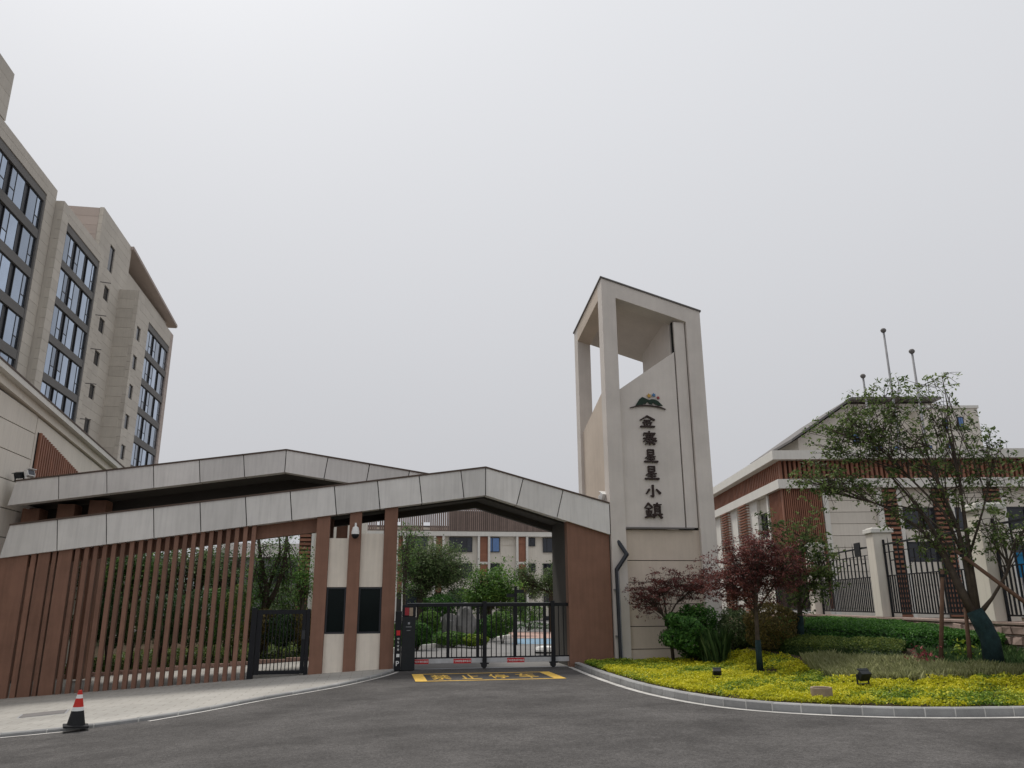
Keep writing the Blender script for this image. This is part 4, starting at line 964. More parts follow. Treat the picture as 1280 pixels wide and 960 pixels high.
def hall_win(front, a, b, z0, z1):
    def B(nm, mt, p, u0, u1, d0, d1, q0, q1): return bx(nm, mt, p, u0, u1, d0, d1, q0, q1) if front else bx(nm, mt, p, d0, d1, u0, u1, q0, q1)
    Wn = B('window', 'dark_frame', HB, a, b, .30, .34, z0, z1); t = .08; c = a+(b-a)*.6
    for u in (a, c, b-t): B('frame', 'dark_frame', Wn, u, u+t, .22, .295, z0, z1)
    B('frame', 'dark_frame', Wn, a+t, b-t, .225, .295, z1-t, z1-.001); B('frame', 'dark_frame', Wn, a+t, b-t, .225, .295, z0+.001, z0+t)
    B('pane', 'glass_dark', Wn, a+t, c, .26, .28, z0+t, z1-t); B('pane', 'glass_dark', Wn, c+t, b-t, .26, .28, z0+t, z1-t)
def louver(front, a, b, z0, z1, n):
    def B(nm, mt, p, u0, u1, d0, d1, q0, q1): return bx(nm, mt, p, u0, u1, d0, d1, q0, q1) if front else bx(nm, mt, p, d0, d1, u0, u1, q0, q1)
    q = 0 if front else -.24; Lp = B('louver_panel', 'trim_white' if not front else 'soffit_shade', HB, a, b, .12+q, .345, z0, z1); h = (z1-z0)/n
    for i in range(n): B('louver_blade', 'terracotta', Lp, a-(0 if front else .03), b+(0 if front else .03), -.03+q, .119+q+(0 if front else .2), z0+i*h+.05, z0+i*h+h*.68)
def fxp(p): return onF(p, 650)[0]
xclad = (fx+.29, fxp(1099)); hall_cladF(*xclad, -.6, zc0-.005)
bx('pilaster', 'trim_white', HB, xclad[1]+.005, xclad[1]+.3, -.02, .345, -.9, zc0-.003)
x = xclad[1]+.305
for k in range(4):
    louver(True, x, x+.75, -.6, zc0-.004, 30)
    bx('pilaster', 'trim_white', HB, x+.755, x+.95, -.02, .345, -.9, zc0-.003)
    a, b = x+.955, x+.955+1.7; za = onF(1140, 661)[1]; zb2 = onF(1140, 634)[1]
    z2 = onF(1140, 702)[1]; z3 = onF(1140, 677)[1]
    hall_cladF(a, b, zb2, zc0-.005, .6); hall_cladF(a, b, z3, za, .6); hall_cladF(a, b, -.6, z2, .6)
    hall_win(True, a, b, za+.003, zb2-.003); hall_win(True, a, b, z2+.003, z3-.003)
    x = b+.005
hall_cladF(x, Lf-.01, -.6, zc0-.005)
sp = lambda px: onS(px, 655)[0]
z1_, z0_ = onS(956, 640)[1], onS(956, 671)[1]
w0 = sp(963.5); per_ = sp(912)-sp(936)
for k in range(4):
    o_ = k*per_
    a, b = w0+o_ if k else sy+.29, sp(947.5)+o_
    hall_cladS(a, b, z1_, zc0-.005); hall_cladS(a, b, -.6, z0_); hall_win(False, a, b, z0_+.003, z1_-.003)
    c, d_, e = b+.005, sp(937.5)+o_, sp(929)+o_
    bx('pier', 'trim_white', HB, .02, .345, c, d_-.005, -.9, zc0-.003); louver(False, d_, e, -.6, zc0-.004, 44)
    hall_cladS(e+.005, w0+o_+per_-.005, -.6, zc0-.005)
# ================================================================== GREY-ROOFED BUILDING AND FLAGPOLES BEHIND THE HALL
th2 = -R(9.65); Q0 = atD(1000, 700, 72.0); Q0[2] = .9
AB = thing('academic_block', Q0, 'taller cream block with grey hipped roof rising behind the hall', 'building', rz=th2, local=True)
k = 72.0
f1 = np.array([math.cos(th2), math.sin(th2), 0]); f2 = np.array([-math.sin(th2), math.cos(th2), 0])
def onA(px, py):
    d = ray(px, py); t = np.dot(Q0-CAM, f2)/np.dot(d, f2); P = CAM+d*t-Q0; return float(P@f1), float(P[2])
xe, zE = onA(988, 551); xr1, zR = onA(1062, 499); xr2, _ = onA(1160, 499)
xbk = onA(1178, 560)[0]; xb2, zB = onA(1211, 511)
m = MB(); sl = (zR-zE)/(xr1-xe)
m.prism([(xe+.9, .6, -.9), (xbk+.5, .6, -.9), (xbk+.5, .6, zR-.3), (xr1, .6, zR-.3), (xe+.9, .6, zE+sl*.9-.3)], (0, 11, 0)); m.build('wall', 'wall_cream', AB)
m = MB(); m.prism([(xe, -.4, zE-.12), (xr1, -.4, zR-.12), (xr1, -.4, zR+.1), (xe, -.4, zE+.1)], (0, 12.6, 0)); m.build('roof', 'roof_grey', AB)
m = MB(); m.prism([(xr1+.002, -.4, zR-.12), (xbk+.4, -.4, zR-.12), (xbk+.4, -.4, zR+.1), (xr1+.002, -.4, zR+.1)], (0, 12.6, 0)); m.build('roof', 'roof_grey', AB)
bx('stair_block', 'wall_cream', AB, xbk-2.0, xb2, -1.2, 9, -.9, zB-.25); bx('coping', 'trim_white', AB, xbk-2.1, xb2+.1, -1.3, 9.1, zB-.248, zB)
def abwin(p0, p1, q0, q1, y, mt):
    a, z1 = onA(p0, q0); b, z0 = onA(p1, q1)
    Wn = bx('window', 'dark_frame', AB, a, b, y-.08, y-.004, z0, z1); bx('pane', mt, Wn, a+.1, a+(b-a)*.48, y-.12, y-.082, z0+.1, z1-.1); bx('pane', mt, Wn, a+(b-a)*.54, b-.1, y-.12, y-.082, z0+.1, z1-.1)
for q in ((1150,1158,560,574), (1173,1184,558,571), (1168,1176,528,541), (1186,1196,525,538)): abwin(*q, -1.2, 'glass_blue')
for q in ((1068,1078,540,552), (1096,1108,556,569), (1047,1057,557,570), (1120,1130,556,569)): abwin(*q, .6, 'glass_blue')
for (pxt, pyt, D, lab) in ((1078.5, 469, 60, 'short-looking silver flagpole just clearing the tree crown'), (1104, 412, 58, 'tallest bare silver flagpole above the hall roof'), (1139.5, 438, 56, 'silver flagpole nearest the tall twigs of the street tree')):
    P = atD(pxt, pyt, D); H = P[2]
    FP = thing('flagpole', (P[0], P[1], .8), lab, 'flagpole', 'flagpoles behind the hall')
    m = MB(); m.tube([(P[0], P[1], .8), (P[0], P[1], H-.25)], [.12, .07], 12); m.build('pole', 'pole_grey', FP, smooth=True)
    lathe(MB(), P[0], P[1], [(.03, H-.25), (.13, H-.2), (.19, H-.1), (.19, H-.02), (.12, H+.07), (.02, H+.1)], 12).build('finial', 'roof_grey', FP, smooth=True)
    lathe(MB(), P[0], P[1], [(.3, .75), (.3, .9), (.16, 1.0)], 12).build('base', 'steel_grey', FP)

# ================================================================== STONE PLINTH, FENCE PILLARS, IRON PANELS
FA = np.array([14.75, 17.2]); FD = np.array([1.4, 6.35]); FDn = FD/np.linalg.norm(FD); FN = np.array([-FDn[1], FDn[0]])   # FN points to the street
plz = 1.30; frz = math.atan2(FDn[1], FDn[0])
SP = thing('stone_plinth', (*FA, .6), 'low pinkish rubble stone wall under the iron fence', 'wall', rz=frz, local=True)
rr = random.Random(5)
for row in range(3):
    u = -9.0
    while u < 22:
        w = rr.uniform(.28, .62); h0 = row*.235-.02; h = .225+rr.uniform(-.015, .01)
        d = rr.uniform(0, .05); m = MB(); j = lambda s=.025: rr.uniform(-s, s)
        a0, a1 = u+.008, u+w-.008; y1_ = .26+d; c = .03
        fr = [(a0+c+j(), y1_, h0+c+abs(j())), (a1-c+j(), y1_+j(.02), h0+c+abs(j())), (a1-c+j(), y1_+j(.02), h0+h-c-abs(j())), (a0+c+j(), y1_, h0+h-c-abs(j()))]
        md = [(a0, .2, h0), (a1, .2, h0), (a1, .2, h0+h), (a0, .2, h0+h)]
        m.v = fr+md; m.f = [(3,2,1,0)]+[(i, (i+1) % 4, 4+(i+1) % 4, 4+i) for i in range(4)]
        m.build('stone', 'rubble', SP); u += w
bx('core', 'mortar', SP, -9, 22, -.3, .205, -.3, .685)
bx('coping', 'rubble', SP, -9.02, 22.02, -.33, .30, .69, .74)
panel_meta = [('iron fence panel hung between the pair of stone pillars behind the leaning street tree', .0), ]
def pillar_at(u, lab):
    b = FA+FDn*u; T = thing('fence_pillar', (*b, plz+.04), lab, 'pillar', 'stone pillars of the iron fence', rz=frz, local=True)
    bx('shaft', 'wall_cream', T, -.30, .30, -.30, .30, 0, 2.62, .015); bx('cap', 'trim_white', T, -.36, .36, -.36, .36, 2.621, 2.76, .015); bx('cap_top', 'trim_white', T, -.28, .28, -.28, .28, 2.761, 2.80, .006)
def panel(u0, u1, lab):
    b = FA+FDn*u0; Lp = u1-u0; T = thing('iron_fence_panel', (*b, plz+.04), lab, 'fence', 'black iron fence panels', rz=frz, local=True)
    x0, x1 = .32, Lp-.32
    bx('rail', 'black_metal', T, x0, x1, -.02, .02, .12, .16); bx('rail', 'black_metal', T, x0, x1, -.02, .02, 1.25, 1.28); bx('rail', 'black_metal', T, x0, x1, -.025, .025, 2.22, 2.27); bx('rail', 'black_metal', T, x0, x1, -.02, .02, 1.98, 2.0)
    n = int((x1-x0)/.34); st = (x1-x0)/n
    for i in range(n+1):
        x = x0+i*st; e = i in (0, n)
        if e: bx('stile', 'black_metal', T, x-.03, x+.03, -.03, .03, 0, 2.4)
        elif i % 2 == 0: bx('bar', 'black_metal', T, x-.021, x+.021, -.018, .018, .161, 2.219); 
        else: bx('bar', 'black_metal', T, x-.021, x+.021, -.0175, .0175, .1615, 1.979)
        if not e and i % 2 == 0:
            m = MB(); m.v = [(x-.012, -.012, 2.271), (x+.012, -.012, 2.271), (x+.012, .012, 2.271), (x-.012, .012, 2.271), (x-.022, 0, 2.36), (x+.022, 0, 2.36), (x, 0, 2.50)]
            m.f = [(0,1,5,4),(2,3,4,5),(3,0,4),(1,2,5),(4,5,6),(5,4,6)]; m.build('spear', 'black_metal', T)
        if 0 < i < n: bx('lower_bar', 'black_metal', T, x+st*.5-.02, x+st*.5+.02, -.014, .014, .1605, 1.249)
        if 0 < i < n and i % 2: bx('link', 'black_metal', T, x-.021, x+st-.022, -.012, .012, 1.71, 1.745)
    bx('hinge', 'black_metal', T, .295, .36, .03, .10, .35, .47); bx('hinge', 'black_metal', T, .295, .36, .03, .10, 1.95, 2.07)
    return T
pillar_at(0, 'stone fence pillar right beside the leaning trunk and its wooden prop'); pillar_at(6.5, 'stone fence pillar with flat cap between the two middle iron panels'); pillar_at(13.0, 'stone fence pillar hidden by leaves past the farther iron panel'); pillar_at(-6.2, 'stone fence pillar past the blue boards')
panel(0, 6.5, 'iron fence panel hung between the stone pillars behind the leaning street tree')
Tp = panel(6.5, 13.0, 'iron fence panel with a dark square plaque on its top rail')
bx('plaque', 'black_metal', Tp, 1.55, 2.05, .03, .07, 2.0, 2.45)
panel(-6.2, 0, 'iron fence panel next to the blue boards')
panel(13.0, 19.5, 'farthest iron fence panel behind the maple and the young green tree')
# blue boards behind the fence
for (a, b, q0, q1, D, lab) in ((1219, 1241, 697, 738, 26.5, 'bright blue board leaning behind the fence by the stone pillar'), (1272, 1296, 690, 722, 25, 'blue board behind the fence beyond the pillar')):
    P = atD(a, q1, D); Q = atD(b, q0, D); w = np.linalg.norm(Q[:2]-P[:2])
    T = thing('blue_board', (P[0], P[1], P[2]), lab, 'board', rz=math.atan2(Q[1]-P[1], Q[0]-P[0]), local=True); h = Q[2]-P[2]
    bx('sheet', 'blue_plastic', T, .0, w, 0, .03, 0, h); bx('frame', 'blue_plastic', T, 0, .05, -.03, -.001, 0, h); bx('frame', 'blue_plastic', T, w-.05, w, -.03, -.001, 0, h); bx('frame', 'blue_plastic', T, .051, w-.051, -.03, -.001, h-.06, h)
    for x in (.08, w-.12): bx('leg', 'steel_grey', T, x, x+.04, -.02, .02, -(P[2]-.95), -.001)

# ================================================================== PLANTING BED ON THE RIGHT
def in_poly(P, poly):
    x, y = P[:,0], P[:,1]; r = np.zeros(len(P), bool); n = len(poly)
    for i in range(n):
        x1, y1 = poly[i]; x2, y2 = poly[(i+1) % n]
        c = ((y1 > y) != (y2 > y)) & (x < (x2-x1)*(y-y1)/((y2-y1)+1e-12)+x1); r ^= c
    return r
def fill(poly, n):
    p = np.array(poly); lo, hi = p.min(0), p.max(0); out = np.zeros((0, 2))
    while len(out) < n:
        q = RNG.uniform(lo, hi, (n*2, 2)); out = np.concatenate([out, q[in_poly(q, poly)]])
    return out[:n]
BH = np.vectorize(bed_h)
def wob(P, s, ph=0.0):
    x, y = P[:,0]*s+ph, P[:,1]*s+ph*1.7
    return (np.sin(x*1.3+np.sin(y*1.1)*1.4)+np.sin(y*1.7+np.sin(x*.9+1)*1.6)+.7*np.sin(x*2.9-y*2.3+1.3)+.5*np.sin(x*5.3+y*4.1))/3.2
YEL = [(6.27,24.3),(6.16,22.5),(6.08,20),(6.1,17.7),(6.34,16.1),(6.66,14.95),(7.18,14.2),(8,13.55),(9.05,13.0),(10.8,12.68),(14,12.5),(22,12.45),(22,13.9),(12.7,14.6),(11.6,15.1),(10.9,15.3),(10.35,16.1),(10.05,17.0),(10.3,18.4),(10.75,19.6),(10.7,21),(10.45,23.6),(9.9,24.45),(7.3,24.45)]
P = fill(YEL, 150000)
w = wob(P, 1.1, .7); near_gate = np.clip((20.0-P[:,1])/-3.5, 0, 1)*np.clip((8.8-P[:,0])/1.2, 0, 1)
right = np.clip((P[:,0]-10.2)/1.5, 0, 1)
green = (w+RNG.normal(0, .25, len(P)) > .30-.95*near_gate-.40*right)
bare = ((wob(P, 1.9, 3.1) > .62) & (RNG.uniform(0, 1, len(P)) < .7)) | (np.hypot(P[:,0]-9.6, P[:,1]-19.3) < .35)
edge = 0.03+0.10*np.clip(wob(P, 3.7, 2)*.6+.5, 0, 1)+0.07*np.clip(wob(P, 9, 1)*.6+.5, 0, 1)
Z = BH(P[:,0], P[:,1])+edge*RNG.uniform(0.25, 1.0, len(P))-.01
C = np.column_stack([P, Z])
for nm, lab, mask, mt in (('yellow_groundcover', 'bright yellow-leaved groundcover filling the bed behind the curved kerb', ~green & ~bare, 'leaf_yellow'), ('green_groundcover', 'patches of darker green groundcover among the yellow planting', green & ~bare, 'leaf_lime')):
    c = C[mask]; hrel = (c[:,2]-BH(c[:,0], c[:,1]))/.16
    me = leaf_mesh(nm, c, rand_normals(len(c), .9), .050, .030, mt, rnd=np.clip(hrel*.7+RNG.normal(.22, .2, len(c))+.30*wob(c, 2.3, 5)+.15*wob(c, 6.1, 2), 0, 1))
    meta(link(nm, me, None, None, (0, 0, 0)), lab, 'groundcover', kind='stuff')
SIL = [(10.1,17.0),(10.4,16.1),(10.95,15.3),(11.7,15.1),(12.8,14.65),(16,14.1),(20,14.0),(20,15.2),(14,15.0),(13.2,15.1),(12.2,15.7),(11.85,16.3),(11.5,17.4),(11.2,18.3),(10.85,19.6),(10.3,18.3)]
P = fill(SIL, 30000); hgt = .19+.10*(wob(P, 2.1, 2)*.5+.5)
fade = np.clip((P[:,0]-12.2)/1.6, 0, 1)
me = blade_mesh('silver_grass', np.column_stack([P, BH(P[:,0], P[:,1])-.02]), hgt*RNG.uniform(.6, 1.15, len(P))*(1-.45*fade), .55, .014, 'leaf_silver', rnd=RNG.normal(.5, .22, len(P))-.35*fade)
meta(link('silver_grass', me, None, None, (0, 0, 0)), 'silvery grey-green ornamental grass between yellow groundcover and low hedge', 'grass', kind='stuff')
GRS = [(11.9,16.4),(12.25,15.7),(13.2,15.05),(14,14.6),(22,14.6),(22,19),(14.9,17.0),(14.2,16.5),(13.2,16.9),(12.6,17.5)]
P = fill(GRS, 22000)
me = blade_mesh('green_grass', np.column_stack([P, BH(P[:,0], P[:,1])-.02]), (.12+.10*(wob(P, 2.6, 4)*.5+.5))*RNG.uniform(.6, 1.2, len(P)), .6, .015, 'leaf_blade', rnd=RNG.normal(.5, .25, len(P))+.2*wob(P, 1.4, 6))
meta(link('green_grass', me, None, None, (0, 0, 0)), 'rough green grass around the foot of the leaning street tree', 'grass', kind='stuff')
def hedge(name, label, front, back, height, n, mat, leaf, lump=.12):
    F_ = resample(front, .35); nseg = len(F_)-1; B_ = resample(back, .1); u = np.linspace(0, 1, len(B_)); t = np.linspace(0, 1, nseg+1)
    B_ = np.stack([np.interp(t, u, B_[:,0]), np.interp(t, u, B_[:,1])], 1)
    base = np.array([*((F_[nseg//2]+B_[nseg//2])/2), 0.0]); base[2] = bed_h(base[0], base[1])
    T = thing(name, base, label, 'hedge')
    ph = RNG.uniform(0, 6)
    def prof(s): return 1-np.abs(2*s-1)**5
    def top(P2, s): return height*(1+lump*wob(P2, 2.4, ph)+lump*.5*wob(P2, 6, ph))*(.35+.65*prof(s))
    m = MB(); ns = 6
    for i in range(nseg+1):
        for j in range(ns+1):
            s = j/ns; p = F_[i]*(1-s)+B_[i]*s; h = float(top(p[None], np.array([s]))[0]) if 0 < j < ns else 0
            m.v.append((p[0], p[1], bed_h(p[0], p[1])-.02+h*.82))
    for i in range(nseg):
        for j in range(ns): k = i*(ns+1)+j; m.f.append((k, k+1, k+ns+2, k+ns+1))
    m.build('core', mat, T, smooth=True, origin=base)
    ti = RNG.uniform(0, nseg, n); i = np.minimum(ti.astype(int), nseg-1); fr = (ti-i)[:,None]
    s = RNG.uniform(0, 1, n)**1.25; a = F_[i]*(1-fr)+F_[i+1]*fr; b = B_[i]*(1-fr)+B_[i+1]*fr; P2 = a*(1-s[:,None])+b*s[:,None]
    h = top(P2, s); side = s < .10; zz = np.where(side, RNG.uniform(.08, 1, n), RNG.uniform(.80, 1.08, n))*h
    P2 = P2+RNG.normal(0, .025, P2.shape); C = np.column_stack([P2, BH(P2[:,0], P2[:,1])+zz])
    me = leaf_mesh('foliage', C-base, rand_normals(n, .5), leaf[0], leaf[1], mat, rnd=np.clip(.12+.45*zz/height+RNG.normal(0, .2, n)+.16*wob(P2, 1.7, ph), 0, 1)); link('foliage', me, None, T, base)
hedge('low_hedge', 'low clipped olive-green hedge behind the silvery grass', [(10.8,23.4),(10.95,21.4),(11.0,19.9),(11.4,18.3),(11.9,17.1)], [(11.55,23.4),(11.6,21.5),(11.62,20.4),(12.05,19.0),(12.5,17.7)], .27, 17000, 'leaf_lowhedge', (.05, .026))
hedge('tall_hedge', 'taller fresh green hedge along the foot of the stone fence wall', [(11.75,24.2),(11.7,20.8),(12.2,19.2),(12.65,17.9),(13.3,17.0),(14.1,16.5)], [(15.2,24.2),(14.9,21),(14.5,19),(14.2,18.2),(14.3,17.6),(14.6,17.0)], .30, 34000, 'leaf_hedge', (.07, .036))
# shrubs and trees of the bed
def px_blob(px, py, D, rx, ry, rd, n, ti): 
    c = atD(px, py, D); k = D/1010.0; return (c[0], c[1], c[2], rx*k, rd, ry*k, n, ti)
def poly_at(pts, D, dD=0.0): return [(*atD(x, y, D+dD*i/max(1, len(pts)-1)), r) for i, (x, y, r) in enumerate(pts)]
b = atB(950, 841); D = float(np.hypot(b[0], b[1]))
t0 = [(b[0], b[1], b[2]-.05, .075)]+poly_at([(947, 800, .06), (945, 765, .05), (944, 730, .035), (940, 705, .02)], D)
t1 = poly_at([(945, 770, .03), (925, 740, .025), (905, 715, .012)], D); t2 = poly_at([(945, 765, .03), (965, 735, .025), (985, 705, .012)], D)
tree('red_maple', 'larger dark red maple with wrapped trunk standing in the yellow groundcover', 'tree', [t0, t1, t2],
     [px_blob(940, 700, D, 42, 30, .8, 34, 0), px_blob(905, 722, D, 30, 22, .7, 24, 1), px_blob(975, 712, D, 34, 26, .8, 26, 2), px_blob(930, 745, D, 42, 20, .7, 22, 0), px_blob(950, 680, D, 26, 16, .5, 16, 0)],
     'leaf_maple', 'bark', leaf=(.085, .028), per=22, sig=.20, spread=.10, clusters=5, arch=.1, limb_r=.018, flat=.55, wrap=poly_at([(950.2, 838, .084), (947.2, 800, .07)], D))
b = atB(842, 829.5); D = float(np.hypot(b[0], b[1]))
t0 = [(b[0], b[1], b[2]-.05, .06)]+poly_at([(839, 800, .05), (833, 775, .045), (822, 760, .03), (808, 747, .015)], D)
t1 = poly_at([(833, 776, .03), (845, 755, .022), (866, 735, .012)], D); t2 = poly_at([(834, 776, .03), (830, 750, .02), (826, 735, .01)], D)
tree('red_maple', 'smaller feathery dark red maple spreading before the sign tower base', 'tree', [t0, t1, t2],
     [px_blob(812, 737, D, 32, 14, .6, 24, 0), px_blob(835, 728, D, 24, 13, .5, 12, 2), px_blob(868, 726, D, 30, 14, .5, 22, 1), px_blob(805, 752, D, 16, 10, .5, 8, 0), px_blob(885, 738, D, 16, 8, .4, 8, 1)],
     'leaf_maple', 'bark', leaf=(.10, .028), per=15, sig=.20, spread=.09, clusters=5, arch=.08, limb_r=.016, flat=.5)
b = atB(1001, 803); D = float(np.hypot(b[0], b[1]))
t0 = [(b[0], b[1], b[2]-.05, .10)]+poly_at([(1000, 770, .075), (998, 735, .055), (1000, 700, .035), (1004, 668, .02)], D)
t1 = poly_at([(1000, 765, .04), (1015, 730, .03), (1030, 700, .012)], D)
tree('young_tree', 'young light green tree with wrapped trunk between the maple and the fence', 'tree', [t0, t1],
     [px_blob(1008, 662, D, 30, 16, .5, 9, 0), px_blob(990, 700, D, 28, 26, .6, 12, 0), px_blob(1032, 705, D, 24, 24, .6, 11, 1), px_blob(1005, 738, D, 40, 22, .7, 16, 1), px_blob(962, 655, D, 16, 12, .3, 4, 0)],
     'leaf_street', 'bark', leaf=(.12, .05), per=9, sig=.20, spread=.08, clusters=8, arch=.1, limb_r=.02, wrap=poly_at([(1001, 803, .11), (1000.2, 770, .083)], D))
def bush_at(name, label, px, py, rx, ry, rd, n, mat, leaf, base_py, dD=0, **kw):
    b = atB(px, base_py); D = float(np.hypot(b[0], b[1]))+dD; c = atD(px, py, D); k = D/1010
    return shrub(name, label, 'shrub', c, (rx*k, rd, ry*k), n, mat, leaf, zmin=bed_h(c[0], c[1])-.02, **kw)
bush_at('round_shrub', 'rounded glossy dark green shrub at the foot of the sign tower', 865, 791, 36, 30, .75, 8500, 'leaf_hedge', (.10, .05), 830, lump=.26, shell=.6)
bush_at('bronze_shrub', 'bronze-tinged bushy shrub behind the larger maple trunk', 966, 782, 34, 27, .7, 7000, 'leaf_bronze', (.075, .035), 812)
bush_at('bronze_shrub', 'dark olive bushy shrub beside the tower corner under the maple', 921, 786, 22, 26, .5, 5000, 'leaf_olive', (.075, .035), 811)
b = atB(896, 830)
TG = thing('grass_clump', b, 'upright clump of long dark grass blades next to the round shrub', 'grass')
n = 300; a = RNG.uniform(0, 6.28, n); rr_ = np.abs(RNG.normal(0, .17, n))
me = blade_mesh('blades', np.column_stack([np.cos(a)*rr_, np.sin(a)*rr_, np.full(n, -.03)]), RNG.uniform(.35, 1.12, n), .42, .012, 'leaf_blade'); link('blades', me, None, TG, b)
for (px, py, h, mt, nm, lab) in ((1158, 834, .34, 'leaf_red', 'red_plant', 'small pinkish-red leafy plant at the edge of the silvery grass'), (1205, 824, .30, 'leaf_lime', 'lime_plant', 'small lime-green leafy plant between the two upright stakes')):
    b = atB(px, py); T = thing(nm, b, lab, 'plant'); n = 120; q = RNG.normal(size=(n, 3))*np.array([.17, .12, .11])+np.array([0, 0, h*.6]); q[:,2] = np.abs(q[:,2])
    link('foliage', leaf_mesh('foliage', q, rand_normals(n), .10, .04, mt), None, T, b)
    m = MB()
    for j in range(6): m.tube([b+np.array([0, 0, -.03]), b+q[j]*.9], [.008, .004], 4)
    m.build('stem', 'bark', T)
# leaning street tree
b = atB(1243, 831); D = float(np.hypot(b[0], b[1]))
wrap = [(b[0], b[1], b[2]-.06, .21)]+poly_at([(1238, 800, .195), (1228, 780, .19), (1218, 763, .17)], D)
tr0 = [(b[0], b[1], b[2]-.06, .195)]+poly_at([(1238, 800, .18), (1228, 780, .175), (1218, 763, .15)], D)
S1 = poly_at([(1218, 768, .11), (1200, 735, .088), (1182, 697, .07), (1168, 665, .045), (1140, 625, .03), (1105, 585, .015)], D)
S2 = poly_at([(1219, 766, .08), (1210, 715, .056), (1197, 660, .045), (1172, 600, .03), (1150, 545, .02)], D)
S3 = poly_at([(1222, 766, .07), (1214, 710, .052), (1206, 650, .04), (1198, 590, .022), (1186, 520, .012), (1178, 470, .006)], D)
S4 = poly_at([(1224, 768, .06), (1240, 748, .035), (1258, 718, .028), (1263, 695, .018), (1270, 672, .012)], D)
S5 = poly_at([(1188, 707, .04), (1150, 660, .03), (1105, 632, .022), (1050, 618, .012), (1015, 600, .008)], D)
S6 = poly_at([(1206, 700, .04), (1180, 640, .03), (1130, 590, .02), (1085, 545, .012), (1055, 515, .008)], D)
S7 = poly_at([(1213, 690, .03), (1228, 640, .02), (1240, 590, .012), (1252, 550, .006)], D)
pb = lambda *q: px_blob(*q[:2], D, *q[2:])
tree('street_tree', 'leaning multi-stemmed street tree with airy green crown and dark wrapped trunk', 'tree', [tr0, S1, S2, S3, S4, S5, S6, S7],
     [pb(1025, 594, 34, 22, .8, 26, 5), pb(1060, 548, 44, 30, .9, 30, 6), pb(1095, 512, 44, 28, .9, 24, 6), pb(1130, 550, 46, 40, 1.0, 18, 2), pb(1075, 602, 55, 20, .9, 16, 5), pb(1040, 545, 34, 28, .7, 14, 6),
      pb(1120, 490, 28, 16, .6, 10, 6), pb(1166, 486, 24, 26, .6, 13, 3), pb(1160, 590, 45, 40, .9, 14, 2), pb(1200, 565, 26, 50, .8, 11, 3), pb(1125, 640, 40, 22, .8, 9, 1), pb(1165, 668, 28, 30, .7, 12, 1), pb(1215, 640, 30, 30, .8, 8, 3),
      pb(1245, 575, 28, 40, .8, 12, 7), pb(1264, 610, 28, 24, .8, 8, 7), pb(1258, 655, 36, 26, .8, 20, 4), pb(1200, 690, 20, 14, .5, 5, 1)],
     'leaf_street', 'bark', leaf=(.105, .046), per=8, sig=.22, spread=.07, clusters=5, arch=.06, limb_r=.024, wrap=wrap, along=.55, tip_r=.006)
# wooden stakes and prop
for (pts, lab) in (([(1176, 832), (1178, 712)], 'upright brown wooden stake standing clear left of the leaning trunk'), ([(1213, 829), (1206, 752)], 'upright dark wooden stake close against the leaning trunk'), ([(1296, 764), (1194, 688)], 'slanting wooden prop pole braced against the leaning tree')):
    q0 = atB(*pts[0]) if pts[0][1] > 800 else atD(*pts[0], D-.25); d0 = float(np.hypot(q0[0], q0[1])); q1 = atD(*pts[1], d0 if pts[0][1] > 800 else D-.2)
    T = thing('tree_stake', q0, lab, 'stake', 'stakes propping the leaning tree'); m = MB(); v = (q1-q0); q00 = q0-v/np.linalg.norm(v)*.1
    if pts[0][1] < 800:
        kf = (q0[2]-.95)/(-v[2]/np.linalg.norm(v)) if abs(v[2]) > .01 else .5; q00 = q0-v/np.linalg.norm(v)*abs(kf)
    m.tube([q00, (q00+q1)/2+np.array([.01, .01, 0]), q1], [.048, .044, .04], 9); m.build('pole', 'stake_wood', T, smooth=True)
    m = MB(); w_ = q1-(q1-q00)*.06; m.tube([w_-np.array([0, 0, .03]), w_+np.array([0, 0, .03])], .056, 9); m.build('binding', 'rubber_black', T)

# ================================================================== COURTYARD BEHIND THE GATE
def atC(px, py): return atZ(px, py, -.05)
# planting island with pale kerb
isl_f = [atC(x, y) for x, y in ((440, 822), (505, 814), (560, 808), (610, 803), (640, 797))]
isl = [(p[0], p[1]) for p in isl_f]; yb_i = 58.0
X_i = [p[0] for p in isl]; Y_i = [p[1] for p in isl]
def isl_h(x, y): d = y-float(np.interp(x, X_i, Y_i)); return .02+.45*(1-math.exp(-max(0, d-.2)/7))*sstep(X_i[-1]+.01, X_i[-1]-3, x)
column_sheet('planting_island', list(np.linspace(X_i[0]-1.5, X_i[-1], 26)), lambda x: float(np.interp(x, X_i, Y_i))+.2, lambda x: 62.0, isl_h, 'earth', 14)
ik = bpy.data.objects.new('courtyard_kerb', None); COL.objects.link(ik); ik['kind'] = 'structure'; OFFS[ik.name] = np.zeros(3)
ln_ = resample(isl, 1.0)
for a, b in zip(ln_[:-1], ln_[1:]):
    t = (b-a)/np.linalg.norm(b-a); n_ = np.array([-t[1], t[0]]); m = MB(); q = [a+t*.01, b-t*.01, b-t*.01+n_*.2, a+t*.01+n_*.2]
    m.prism([(p[0], p[1], -.08) for p in q], (0, 0, .2)); m.build('kerb_stone', 'trim_white', ik)
def quad_struct(name, pts, mat, z):
    m = MB(); m.poly([(p[0], p[1], z) for p in pts]); o = m.build(name, mat); o['kind'] = 'structure'
quad_struct('pink_paving', [atC(625, 797.5), atC(720, 797.5), atC(720, 790), atC(632, 790)], 'court_pink', -.050)
quad_struct('blue_bay', [atC(640, 805), atC(720, 805), atC(720, 798.5), atC(645, 798.5)], 'court_blue', -.050)
